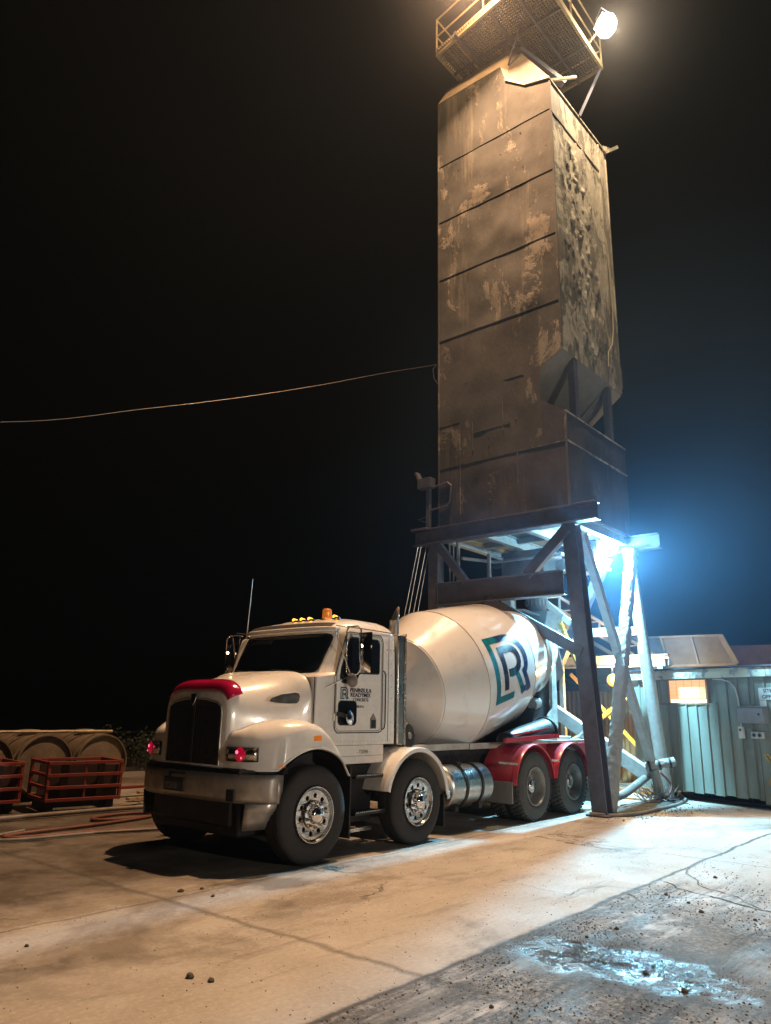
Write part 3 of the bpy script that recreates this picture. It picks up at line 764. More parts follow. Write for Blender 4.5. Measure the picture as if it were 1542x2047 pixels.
# ---- fuel tank
ty = .43
mb = MB().lathe((2.86, ty, .60), (1, 0, 0), [(0, 0), (0, .05), (-.02, .12), (-.02, .24), (.0, .29), (.02, .305), (1.03, .305), (1.05, .29), (1.06, .2), (1.06, 0)], 56)
tank = build(mb, 'fuel_tank', 'tanksteel', T, smooth=30)
for x in (3.18, 3.58):
    mb = MB().lathe((x, ty, .60), (1, 0, 0), [(0, .306), (0, .318), (.012, .318), (.02, .312), (.035, .312), (.043, .318), (.055, .318), (.055, .306)], 56)
    build(mb, 'tank_strap', 'black', tank, smooth=30)
build(MB().lathe((3.3, .36, .90), (0, -.1, 1), [(0, .05), (.03, .05), (.035, 0)], 16), 'filler_cap', 'black', tank)
build(MB().box((3.0, .2, .28), (3.08, .7, .34)).box((3.6, .2, .28), (3.68, .7, .34)), 'tank_bracket', 'chassis', T)
build(MB().lathe((2.86, 2.01, .60), (1, 0, 0), [(0, 0), (0, .28), (.02, .305), (1.03, .305), (1.05, .28), (1.05, 0)], 32), 'air_tank', 'tanksteel', T)

# ---- steps under the door
for far in (0, 1):
    a, b = my(.12, far), my(.40, far)
    for z, x0 in ((.87, .80), (.45, .80)):
        st = build(MB().box((x0, a, z-.03), (1.36, b, z)), 'step', 'black', T, bevel=.006)
        mb = MB()
        for k in range(16): mb.box((x0+.02+k*.034, a-.004, z), (x0+.038+k*.034, a+(.09 if not far else -.09), z+.012))
        build(mb, 'tread_strip', 'alu', st)
    build(MB().box((.72, my(.14, far), .18), (.74, my(.52, far), 1.0)), 'mud_flap', 'chassis', T)
    build(MB().box((.80, my(.40, far), .30), (1.40, my(.5, far), .98)), 'battery_box', 'black', T, bevel=.01)
    build(MB().box((.85, my(.34, far), .20), (1.36, my(.38, far), .24)), 'step_bar', 'alu', T)

# ---- exhaust stack, guard and airbox behind the cab
mb = MB().tube([(2.02, .56, 1.2), (2.02, .56, 2.55), (2.02, .56, 2.9), (2.02, .56, 3.0)], .068, 24, cap=False)
for k in range(24):
    v = mb.v[-24+k]; mb.v[-24+k] = (v[0], v[1], 2.93+(v[0]-2.02)*2.4+(v[1]-.56)*-.6)
build(mb, 'exhaust_stack', 'bumper', T, solid=.004)
build(MB().box((1.76, .27, 1.20), (1.90, .85, 2.66)), 'air_box', 'tanksteel', T, bevel=.02)
mb = MB().box((1.90, .255, 1.20), (1.925, .30, 2.68))
for k in range(48): mb.lathe((1.912, .254, 1.24+k*.0295), (0, -1, 0), [(0, .007), (.004, .005), (.004, 0)], 6)
build(mb, 'rivet_strip', 'alu', T)
build(MB().box((1.70, .35, 1.2), (1.76, 2.1, 2.5)), 'cab_rear_wall', 'chassis', T)
mb = MB().lathe((2.30, .52, 1.31), (.2, -1, .1), [(-.14, .0), (-.14, .17), (0, .19), (.03, .17), (.035, 0)], 8); b_ = build(mb, 'hydraulic_cooler', 'black', T)
build(MB().lathe((2.305, .485, 1.313), (.2, -1, .1), [(0, .05), (.01, .045), (.015, 0)], 16), 'cooler_hub', 'greybox', b_)
mb = MB().box((2.10, .75, 1.05), (2.35, 1.7, 1.75)); mb.box((2.2, .9, 1.6), (2.6, 1.55, 2.05)); mb.tube([(2.1, .7, 1.2), (2.15, .62, 1.6), (2.3, .7, 1.9)], .03, 8); mb.tube([(2.12, .62, 1.1), (2.22, .55, 1.5), (2.35, .75, 1.7)], .02, 8)
build(mb, 'gearbox_stand', 'chassis', T, bevel=.02)

# ---- mirrors
for far in (0, 1):
    s = 1 if not far else -1; ym = lambda y: my(y, far)
    hc = Vector((.69, ym(-.075), 2.335))
    mb = MB(); wd, ht = .105, .245
    def head(u, v):
        a = -1+2*u; b_2 = -1+2*v
        return hc+Vector((-.055*(1-a*a)*(1-b_2**4)-.012*(1-abs(b_2)**8), a*wd*(1-.12*abs(b_2)**8), b_2*ht))
    hd = build(MB().grid(head, 16, 24), 'mirror', 'chrome', T, smooth=60)
    build(MB().box(hc+Vector((0, -wd, -ht)), hc+Vector((.012, wd, ht))), 'mirror_glass', 'glass', hd)
    build(MB().lathe(hc+Vector((-.062, s*.0, .075)), (-1, 0, 0), [(0, .017), (.008, .015), (.012, 0)], 14), 'mirror_glint', 'clearglow', hd)  # glowing dot drawn for the lamp reflection on the mirror back
    fr = [(.66, ym(.20), 2.64), (.62, ym(.17), 2.655), (.60, ym(-.03), 2.65), (.60, ym(-.085), 2.60), (.60, ym(-.085), 2.12), (.60, ym(-.04), 2.07), (.61, ym(.11), 2.06), (.615, ym(.16), 2.10), (.62, ym(.175), 2.60), (.63, ym(.15), 2.65)]
    build(MB().tube(fr, .010, 8), 'mirror_frame', 'chrome', T, smooth=60)
    build(MB().tube([(.46, ym(.22), 2.60), (.66, ym(.13), 2.07)], .008, 8), 'mirror_stay', 'chrome', T)
    build(MB().tube([(.66, ym(.13), 2.06), (.30, ym(.20), 1.90)], .008, 8), 'mirror_stay', 'chrome', T)
    build(MB().bar((.60, ym(-.085), 2.5), (.68, ym(-.08), 2.5), .02, .03).bar((.60, ym(-.085), 2.18), (.68, ym(-.08), 2.18), .02, .03), 'mirror_clamp', 'chrome', T)
    build(MB().lathe((.66, ym(.09), 2.0), (-1, 0, -.2), [(0, .0), (0, .085), (.02, .085), (.05, .05), (.06, 0)], 24), 'wide_angle_mirror', 'greybox', T)

# ---- drum
DX = Vector((math.cos(.227), 0, math.sin(.227))); DN = Vector((-math.sin(.227), 0, math.cos(.227))); D0 = Vector((3.012, YC, 1.941))
prof = [(-.42, .0), (-.42, .20), (-.38, .24), (-.30, .30), (-.02, .815), (0, .826), (.02, .83), (.74, 1.145), (.76, 1.15), (.78, 1.152), (1.5, 1.135), (2.32, 1.092), (2.345, 1.086), (2.365, 1.078), (3.30, .83), (3.34, .822)]
drum = build(MB().lathe(D0, DX, prof, 128, ref=DN), 'drum', 'drum', T, smooth=25)
mb = MB()
for t, r in ((.004, .829), (.757, 1.1535), (2.343, 1.0885)): mb.lathe(D0, DX, [(t-.006, r-.004), (t-.003, r+.004), (t+.003, r+.004), (t+.006, r-.004)], 128, ref=DN)
build(mb, 'weld_seam', 'dirtywhite', drum)
build(MB().lathe(D0, DX, [(3.33, .80), (3.33, .835), (3.345, .85), (3.43, .85), (3.445, .835), (3.445, .8)], 96, ref=DN), 'track_ring', 'bumper', drum, smooth=25)
build(MB().lathe(D0, DX, [(3.44, .80), (3.46, .845), (3.62, .80), (3.66, .78), (4.25, .56), (4.28, .53), (4.2, .50), (3.9, .5)], 96, ref=DN), 'drum_mouth', 'drum', drum, smooth=25)
def drum_r(t): return lerp_table([(.78, 1.152), (1.5, 1.135), (2.32, 1.092)], t)
def logo_on_drum(x, y):
    t = .955+x*1.19; a = 1.945-y*.94; r = drum_r(t)+.0035
    return D0+DX*t+(DN*math.cos(a)+Vector((0, -1, 0))*math.sin(a))*r
logo(logo_on_drum, drum)
build(MB().lathe(D0-DX*.52, DX, [(0, 0), (0, .17), (.1, .2), (.14, .2)], 32), 'drum_hub', 'chassis', T)

# ---- rear pedestal, hopper and chutes
for far in (0, 1):
    s = 1 if not far else -1
    mb = MB().prism([(6.62, my(.62, far), 1.20), (6.98, my(.62, far), 1.20), (6.98, my(.62, far), 2.58), (6.88, my(.62, far), 2.62), (6.80, my(.62, far), 2.55), (6.78, my(.62, far), 1.75), (6.62, my(.62, far), 1.60)], (0, s*.05, 0))
    build(mb, 'rear_pedestal', 'dirtywhite', T, bevel=.01)
build(MB().prism([(6.05, .7, 1.18), (6.85, .7, 1.18), (6.85, .7, 2.5), (6.5, .7, 2.2), (6.15, .7, 1.5)], (0, 1.04, 0)), 'pedestal_body', 'chassis', T, bevel=.02)
for y in (.75, 1.69): build(MB().lathe((6.35, y, 1.82), DX, [(-.1, 0), (-.1, .10), (.1, .10), (.1, 0)], 20), 'drum_roller', 'bumper', T)
# charging hopper
def hop(z, a, b, x0): return [(x0-a, YC-b, z), (x0+a, YC-b, z), (x0+a, YC+b, z), (x0-a, YC+b, z)]
mb = MB(); lv = [(3.62, .33, .40, 7.42), (3.30, .28, .34, 7.36), (3.02, .12, .2, 7.22)]
for z, a, b, x0 in lv: mb.v += hop(z, a, b, x0)
for j in range(2):
    for i in range(4): mb.f.append((j*4+i, j*4+(i+1) % 4, (j+1)*4+(i+1) % 4, (j+1)*4+i))
build(mb, 'charging_hopper', 'legpaint', T, solid=.02, smooth=0)
build(MB().prism([(7.0, .95, 2.62), (7.62, .95, 2.70), (7.72, .95, 2.98), (7.1, .95, 2.90)], (0, .06, 0)).box((7.0, .72, 2.90), (7.7, .80, 2.96)), 'hopper_bracket', 'legpaint', T, bevel=.006)
# curved discharge chute behind
def ch(u, v):
    a = R(200+140*v); c_ = Vector((7.55, YC, 3.2)).lerp(Vector((8.2, YC+.1, 2.45)), u); r = .33-.06*u
    return c_+Vector((0, r*math.cos(a), r*math.sin(a)+.12))
build(MB().grid(ch, 6, 16), 'discharge_chute', 'greybox', T, solid=.015)
mb = MB().bar((7.55, .78, 3.42), (8.45, .80, 2.45), .07, .09).bar((7.62, .74, 3.22), (8.3, .74, 2.40), .04, .05).bar((7.95, .76, 3.0), (8.42, .76, 2.9), .04, .1)
build(mb, 'chute_frame', 'yellow', T, bevel=.004)  # yellow colour stands in for the yellow lamp's light on the frame
# spare chute carried on the side deck
def sp(u, v):
    a = R(-8+196*v); c_ = Vector((4.55, .34, 1.20)).lerp(Vector((5.98, .34, 1.34)), u); r = .13+.10*u
    return c_+Vector((0, r*math.cos(a), r*math.sin(a)))
build(MB().grid(sp, 10, 20), 'spare_chute', 'black', T, solid=.012, smooth=50)
mb = MB(); c_ = Vector((5.93, .34, 1.335)); mb.lathe(c_, (1.43, 0, .14), [(0, .228), (0, .25), (.04, .25), (.04, .228)], 20, R(-95), R(95)); build(mb, 'chute_rim', 'chassis', T)
build(MB().bar((4.3, .16, 1.22), (6.0, .12, 1.28), .05, .07).bar((4.6, .2, 1.30), (5.95, .14, 1.42), .02, .03), 'chute_rack', 'red', T)
build(MB().box((6.12, .2, 1.20), (6.65, .52, 1.26)), 'deck_box', 'plasticwhite', T, bevel=.01)
for x, z in ((3.75, 1.22), (4.25, 1.32)): build(MB().lathe((x, .72, z), (1, 0, .2), [(0, 0), (0, .03), (.16, .035), (.17, 0)], 10), 'brass_fitting', 'yellow', T)
# hose hooked behind the rear post
build(MB().tube([(6.9, .3, 1.2), (7.05, .25, 1.25), (7.12, .2, 1.32)], .02, 8), 'hook', 'plasticwhite', T)
# ================================================================== BATCHING TOWER
X0, X1, Y0, Y1 = 6.335, 9.205, -.143, 2.91
tower = thing('batching_tower', (X0, Y0, 0), 'tall dust-streaked brown steel batching tower standing on battered legs over the truck', 'concrete batching tower')
W_ = tower
def ztop(y): return lerp_table([(-.143, 15.34), (.47, 15.53), (.96, 15.98), (1.10, 16.43), (2.91, 16.45)], y)
def panel(y0, y1, lo, hi, name, m, seed, amp=.022, nu=44, nv=16):
    def f(u, v):
        y = y0+(y1-y0)*u; z = lo(y)+(hi(y)-lo(y))*v
        e = min(1, 6*min(u, 1-u))*min(1, 5*min(v, 1-v))
        d = amp*e*(noise.noise(Vector((y*.9+seed, z*.8, seed*2)))*1.6+.6*noise.noise(Vector((y*2.5, z*2, seed))))
        return Vector((X0-d, y, z))
    return build(MB().grid(f, nu, nv), name, m, W_, smooth=80)
c_ = lambda k: (lambda y: k)
panel(Y0, Y1, c_(14.55), ztop, 'front_panel', 'towerfront', 1)
panel(Y0, Y1, c_(12.98), c_(14.55), 'front_panel', 'towerfront', 2, .035)
panel(Y0, Y1, c_(11.42), c_(12.98), 'front_panel', 'towerfront', 3, .035)
panel(Y0, Y1, c_(9.84), c_(11.42), 'front_panel', 'towerfront', 4, .03)
panel(Y0, .375, lambda y: 8.75-(y-Y0)*.60, c_(9.84), 'front_panel', 'towerfront', 5, .0, 10)
panel(.375, Y1, c_(6.77), c_(9.84), 'front_panel', 'towermid', 6, .02, 40, 30)
panel(Y0, .375, c_(6.77), lambda y: 7.38+(y-Y0)*.69, 'front_panel', 'towerlow', 7, .0, 10)
panel(Y0, Y1, c_(5.41), c_(6.77), 'front_panel', 'towerlow', 8, .02)
# seams: flange lips across the front
mb = MB()
for z, ya, yb in ((14.55, Y0, Y1), (12.98, Y0, Y1), (11.42, Y0, Y1), (9.84, Y0, Y1), (6.77, Y0, Y1), (8.62, 1.5, 2.2), (8.42, .75, 1.45), (7.75, 2.35, 2.9), (7.42, 1.1, 2.0)):
    k = max(2, int((yb-ya)/.25)); pts = [(X0-.004, ya+(yb-ya)*i/k, z+.012*noise.noise(Vector((i*1.7, z, 0)))) for i in range(k+1)]
    for a, b in zip(pts, pts[1:]): mb.bar(a, b, .016, .018)
for y, za, zb in ((1.27, 7.3, 8.6), (2.02, 7.0, 8.1), (2.35, 5.45, 7.7), (.95, 5.5, 6.75)): mb.box((X0-.012, y-.012, za), (X0+.01, y+.012, zb))
mb.box((X0-.012, Y0-.012, 5.41), (X0+.02, Y0+.03, 7.38)); mb.box((X0-.014, Y0-.014, 8.75), (X0+.02, Y0+.025, 15.34)); mb.box((X0-.014, Y1-.02, 5.41), (X0+.02, Y1+.014, 16.45))
build(mb, 'seam_flange', 'towerfront', W_)
mb = MB(); rnd = random.Random(3)
for _ in range(34):
    y = rnd.uniform(Y0+.1, Y1-.1); z = rnd.choice([rnd.uniform(5.5, 8.3), rnd.uniform(5.5, 8.3), rnd.uniform(13, 15.2)]); r = rnd.uniform(.008, .018)
    mb.lathe((X0-.001, y, z), (-1, 0, 0), [(-.02, r), (r*.25, r*.8), (r*.4, 0)], 7)
for k in range(12): mb.lathe((X0-.001, 1.62, 5.7+k*.17), (-1, 0, 0), [(-.02, .014), (.005, .012), (.007, 0)], 7)
build(mb, 'bolt', 'towerfront', W_, split=1)
# right hand wall: crusted with cement
def crust(u, v):
    x = X0+(X1-X0)*u; z = 8.73+(15.28-8.73)*v
    p = Vector((x*1.6, z*.9, 4)); q = Vector((x*4.5, z*1.7, 9))
    band = math.exp(-((x-(7.3+(15.28-z)*.06))/.8)**2)*min(1, max(.15, (15.0-z)/1.4))
    n1 = noise.fractal(q, .9, 2.1, 5); n2 = noise.noise(p)
    d = .012*n2 + max(0, n1-.05)*.085*band + max(0, noise.noise(Vector((x*9, z*3.5, 2)))-.25)*.07*band
    e = min(1, 12*min(u, 1-u))*min(1, 14*min(v, 1-v))
    return Vector((x, Y0-d*e, z))
build(MB().grid(crust, 110, 250), 'side_panel', 'towerside', W_, smooth=70)
def lowside(u, v):
    x = X0+(X1-X0)*u; z = 5.41+(7.38-5.41)*v; e = min(1, 8*min(u, 1-u))*min(1, 8*min(v, 1-v))
    return Vector((x, Y0-.03*e*noise.noise(Vector((x*1.5, z*1.2, 6))), z))
build(MB().grid(lowside, 40, 24), 'side_panel', 'towerlow', W_, smooth=80)
mb = MB().box((X0, Y0-.022, 6.755), (X1, Y0+.01, 6.785)).box((X0, Y0-.015, 7.37), (X1, Y0+.02, 7.40))
mb.box((X0, Y0-.02, 14.44), (8.75, Y0+.01, 14.47)).box((8.74, Y0-.035, 8.7), (8.78, Y0+.01, 15.2)).box((X1-.02, Y0-.02, 8.73), (X1+.014, Y0+.02, 15.28))
mb.box((X0, Y0-.03, 15.27), (X1+.02, Y0+.03, 15.31))
build(mb, 'side_flange', 'towerside', W_)
# cores so no light leaks
mb = MB().box((X0+.04, Y0+.03, 8.95), (X1-.01, Y1, 15.25)).box((X0+.04, Y0+.03, 5.44), (X1, Y1, 7.33)).box((X0+.04, 1.25, 7.33), (X1-.01, Y1, 8.95))
build(mb, 'back_wall_core', 'towerlow', W_)
# underside of the upper hopper, seen in the cut-out
build(MB().prism([(X0+.01, .37, 8.44), (X0+.01, Y0, 8.75), (9.15, Y0, 8.72), (9.15, 1.2, 7.7), (X0+.01, 1.2, 7.7)], (0, .012, .02)), 'hopper_plate', 'soffit', W_)
build(MB().prism([(8.55, -.13, 8.72), (9.2, -.13, 8.72), (9.2, .8, 8.0), (8.55, .8, 7.9)], (.02, 0, -.03)), 'hopper_plate', 'soffit', W_)
build(MB().box((6.84, -.135, 7.40), (7.0, .01, 8.72)), 'post', 'beam', W_, bevel=.006)
build(MB().box((8.5, -.135, 7.40), (8.66, .01, 8.66)), 'post', 'beam', W_, bevel=.006)
build(MB().prism([(9.15, Y0, 8.73), (9.215, Y0, 8.73), (9.33, Y0, 8.95), (9.33, Y0, 9.35), (9.215, Y0, 9.6)], (0, .9, 0)), 'corner_chute', 'towerside', W_)
# conduit and stray wires
build(MB().tube([(9.28, -.1, 15.0), (9.26, -.12, 12), (9.27, -.12, 9.6)], .022, 8).tube([(8.86, -.19, 12.2), (8.9, -.2, 11), (8.88, -.19, 10.2), (8.7, -.22, 9.75), (8.5, -.2, 9.5), (8.42, -.21, 9.1)], .014, 6), 'conduit', 'rail', W_)
build(MB().bar((9.12, Y0-.02, 15.2), (9.62, -.3, 15.62), .10, .08).bar((9.1, Y0, 15.35), (9.5, -.2, 15.5), .05, .1), 'bracket', 'towerside', W_)
# roof
FL, FR, BR = (6.72, 2.85, 17.2), (6.72, .98, 17.28), (8.9, .98, 17.28)
build(MB().prism([(X0-.01, Y1, 16.46), (X0-.01, 1.10, 16.44), (6.35, .97, 15.99), (6.74, .84, 16.9), FR, FL], (.03, 0, .0)), 'roof_plate', 'roofplate', W_)
mb = MB().add([(X0+.02, .97, 15.98), (X0+.02, .47, 15.54), (X0+.02, Y0, 15.35), (X1, Y0, 15.33), (BR[0], BR[1], BR[2]), (6.74, .96, 17.27)], [(0, 1, 5), (1, 2, 3, 4, 5)])
mb.add([(6.74, 2.85, 17.2), (6.74, .98, 17.26), (8.9, .98, 17.26), (8.9, 2.85, 17.2)], [(0, 1, 2, 3)])
build(mb, 'roof_slope', 'soffit', W_, solid=.03, smooth=0)
mb = MB().bar((X0-.02, .97, 15.98), (X0-.02, .47, 15.54), .05, .05).bar((X0-.02, .47, 15.54), (X0-.02, Y0, 15.35), .05, .05).bar((X0-.03, .46, 15.55), (7.4, -.3, 16.1), .05, .06)
build(mb, 'roof_trim', 'roofplate', W_)
build(MB().bar((6.5, 1.0, 16.5), (6.3, .2, 18.2), .03, .03).bar((6.62, .75, 16.95), (7.6, .1, 16.3), .18, .12), 'roof_bracket', 'beam', W_)
# platform with grating
PZ = 17.45
plat = build(MB().bar((5.86, 2.62, PZ), (5.40, -.42, PZ), .07, .20).bar((5.40, -.42, PZ), (8.80, -.38, PZ), .07, .16).bar((8.80, -.38, PZ), (8.93, 2.62, PZ), .06, .14).bar((5.86, 2.62, PZ), (8.93, 2.62, PZ), .06, .14), 'platform_frame', 'rail', W_, bevel=.006)
mb = MB()
for i in range(41):
    y = -.36+i*.072; mb.box((5.45+.07*max(0, y)*1.6, y, PZ-.02), (8.85, y+.018, PZ+.02))
for i in range(46):
    x = 5.5+i*.074; mb.box((x, -.36 if x > 5.9 else -.36, PZ-.015), (x+.016, 2.6 if x > 5.86 else -.4+(x-5.40)/.46*3.0, PZ+.015))
build(mb, 'grating', 'grating', W_, smooth=0)
mb = MB()
for y in (.25, .95, 1.9): mb.bar((5.6, y, PZ-.07), (8.85, y, PZ-.07), .06, .1)
for x in (6.6, 7.9): mb.bar((x, -.38, PZ-.07), (x, 2.6, PZ-.07), .05, .08)
mb.bar((8.78, -.36, PZ-.05), (7.75, -.17, 15.32), .05, .05)
build(mb, 'platform_joist', 'beam', W_)
mb = MB(); ring = [(5.86, 2.62), (5.63, 1.1), (5.40, -.42), (7.1, -.40), (8.80, -.38), (8.88, 1.4)]
for x, y in ring: mb.tube([(x, y, PZ), (x, y, PZ+1.05)], .024, 6)
for h in (.52, 1.05): mb.tube([(x, y, PZ+h) for x, y in ring+[(8.93, 2.62), (5.86, 2.62)]], .022, 6)
build(mb, 'handrail', 'rail', W_)
# spatter of cement hanging off the platform edge
mb = MB(); rnd = random.Random(5)
for _ in range(26):
    y = rnd.gauss(1.55, .12); z = PZ-rnd.uniform(.1, 1.1); r = rnd.uniform(.01, .03); mb.lathe((5.72+rnd.uniform(0, .5), y, z), (0, 0, 1), [(-r*2, 0), (0, r), (r, 0)], 6)

# ---- supporting frame
build(MB().ibeam((6.18, -.76, 5.235), (6.18, 3.42, 5.235), .22, .34), 'main_beam', 'beam', W_, bevel=.004)
build(MB().ibeam((9.12, -.79, 5.20), (9.12, 3.3, 5.20), .22, .32), 'main_beam', 'towerlow', W_, bevel=.004)
mb = MB()
for y in (-.05, .95, 1.95, 2.85): mb.ibeam((6.31, y, 5.27), (9.0, y, 5.27), .14, .22)
for x in (7.1, 8.0): mb.bar((x, 0, 5.33), (x, 2.8, 5.33), .08, .12)
build(mb, 'cross_beam', 'legpaint', W_)
build(MB().box((X0, Y0, 5.39), (X1, Y1, 5.405)), 'floor_plate', 'soffit', W_)
def leg(p, q, w_, h_, m, name='leg'):
    return build(MB().bar(p, q, w_, h_), name, m, W_, bevel=.008)
build(MB().ibeam((6.30, -.16, 5.07), (6.36, -.46, .02), .27, .26, .03, (1, 0, 0)).bar((6.30, -.16, 5.07), (6.36, -.46, .02), .22, .02, (0, 1, 0)).bar((6.195, -.165, 5.07), (6.25, -.46, .02), .02, .26, (0, 1, 0)), 'leg', 'beam', W_, bevel=.004)
leg((6.26, 2.93, 5.07), (6.26, 2.93, .0), .24, .24, 'beam')
leg((9.2, 2.93, 5.07), (9.2, 2.93, .0), .24, .24, 'legpaint')
build(MB().tube([(9.05, -.12, 5.1), (9.70, -.33, .02)], .125, 28), 'leg', 'legpaint', W_)
leg((9.26, -.05, 5.05), (9.90, -.22, .02), .12, .14, 'towerlow')
# crusted square tube
def ctube(u, v):
    p = Vector((8.93, -.25, 5.0)).lerp(Vector((6.62, -.46, .02)), v); a = 2*math.pi*u
    d = Vector((8.93-6.62, .21, 4.98)).normalized(); s1 = Vector((0, 1, 0)).cross(d).normalized(); s2 = d.cross(s1)
    e = 5; cx = abs(math.cos(a))**(2/e)*(1 if math.cos(a) > 0 else -1); cy = abs(math.sin(a))**(2/e)*(1 if math.sin(a) > 0 else -1)
    k = 1+.14*noise.fractal(Vector((p.z*7, cx*2, cy*2)), .8, 2, 4)*(1.3-v*.2)
    return p+(s1*cx+s2*cy)*.105*k
build(MB().grid(ctube, 28, 220), 'diagonal_tube', 'legcrust', W_, smooth=60)
def brace(p, q, w_, h_, m='legpaint', nm='brace'): return leg(p, q, w_, h_, m, nm)
brace((6.62, -.22, 4.95), (9.45, -.30, .12), .15, .14)
brace((9.05, .35, 4.95), (9.22, 2.2, 1.85), .18, .18, 'beam')
brace((9.22, 2.6, 2.15), (9.2, -.18, .48), .22, .26)
brace((6.18, 1.62, 3.78), (6.24, -.3, 2.70), .12, .20, 'beam'); brace((6.2, -.16, 5.0), (6.2, .74, 4.18), .14, .20, 'beam'); brace((6.2, 2.86, 5.08), (6.2, 2.14, 4.18), .14, .16, 'beam')
brace((9.15, 2.9, 4.9), (9.2, 1.0, 3.3), .14, .14); brace((9.2, 2.9, 3.4), (9.2, -.15, 3.35), .14, .18)
build(MB().ibeam((6.18, -.02, 3.975), (6.18, 2.84, 3.975), .20, .46, .02), 'lower_beam', 'beam', W_, bevel=.004)
# base plates and hold-down concrete
for x, y in ((6.36, -.46), (9.72, -.33), (6.26, 2.93), (9.2, 2.93)):
    build(MB().box((x-.24, y-.2, .005), (x+.3, y+.2, .035)), 'base_plate', 'towerlow', W_, bevel=.01)
# landing with ladder head at the far front corner
mb = MB().bar((6.3, 3.16, 5.2), (6.3, 3.16, 6.42), .09, .09).tube([(6.3, 3.14, 6.36), (6.3, 2.66, 6.42), (6.3, 2.56, 6.33), (6.3, 2.60, 5.98), (6.3, 2.68, 5.90), (6.3, 3.14, 5.86)], .024, 8)
mb.box((6.2, 3.05, 6.38), (6.4, 3.4, 6.60)).bar((6.3, 3.36, 6.5), (6.3, 3.48, 6.78), .16, .05).tube([(6.3, 3.16, 5.75), (6.3, 3.45, 5.70), (6.3, 3.2, 5.60)], .015, 6)
mb.box((6.0, 3.0, 5.38), (6.5, 3.42, 5.42))
build(mb, 'landing', 'beam', W_, bevel=.004)

# ---- plant hanging under the tower
wh = thing('weigh_hopper', (7.7, 1.35, 3.9), 'grey weigh hopper with pipes hanging between the beams under the tower', 'hopper')
def rect(cx, cy, a, b, z): return [(cx-a, cy-b, z), (cx+a, cy-b, z), (cx+a, cy+b, z), (cx-a, cy+b, z)]
mb = MB(); lv = [(5.0, .42, .5), (4.5, .42, .5), (4.1, .2, .25)]
for z, a, b in lv: mb.v += rect(7.95, 1.6, a, b, z)
for j in range(2):
    for i in range(4): mb.f.append((j*4+i, j*4+(i+1) % 4, (j+1)*4+(i+1) % 4, (j+1)*4+i))
build(mb, 'hopper_body', 'greybox', wh, solid=.015, smooth=0)
build(MB().lathe((7.42, 1.22, 4.15), (0, 0, -1), [(0, .26), (.1, .24), (.35, .19), (.52, .18)], 28), 'spout', 'legpaint', wh, solid=.01)
mb = MB()
for k in range(16):
    a = 2*math.pi*k/16; mb.bar((7.42+.2*math.cos(a), 1.22+.2*math.sin(a), 3.98), (7.42+.215*math.cos(a), 1.22+.215*math.sin(a), 3.76), .05, .012)
build(mb, 'rubber_boot', 'legpaint', wh)
mb = MB().tube([(6.45, 2.4, 4.75), (7.4, 2.2, 4.8), (7.6, .3, 4.82)], .035, 8).tube([(6.6, 2.6, 4.3), (6.6, 2.6, 5.2)], .04, 8).tube([(6.7, 1.9, 4.2), (6.7, 1.9, 4.8), (7.2, 1.9, 4.8)], .045, 10).tube([(6.5, .2, 4.6), (8.9, .25, 4.65)], .04, 8).tube([(6.35, 2.0, 3.62), (7.1, 1.6, 3.55), (7.1, 1.6, 3.3)], .02, 6).tube([(6.5, 2.75, 4.2), (6.5, 2.75, 5.1)], .02, 6).tube([(6.5, 2.65, 4.2), (6.5, 2.65, 5.1)], .015, 6)
mb.tube([(6.55, 1.75, 3.7), (6.6, 1.5, 3.62), (6.7, 1.1, 3.6), (6.9, .9, 3.5)], .025, 8)
build(mb, 'pipework', 'legpaint', wh)
mb = MB().box((8.05, .2, 4.5), (8.5, .75, 4.95)).lathe((8.2, .9, 4.7), (0, 1, 0), [(0, 0), (0, .16), (.5, .16), (.5, 0)], 20)
build(mb, 'motor', 'greybox', wh, bevel=.02)

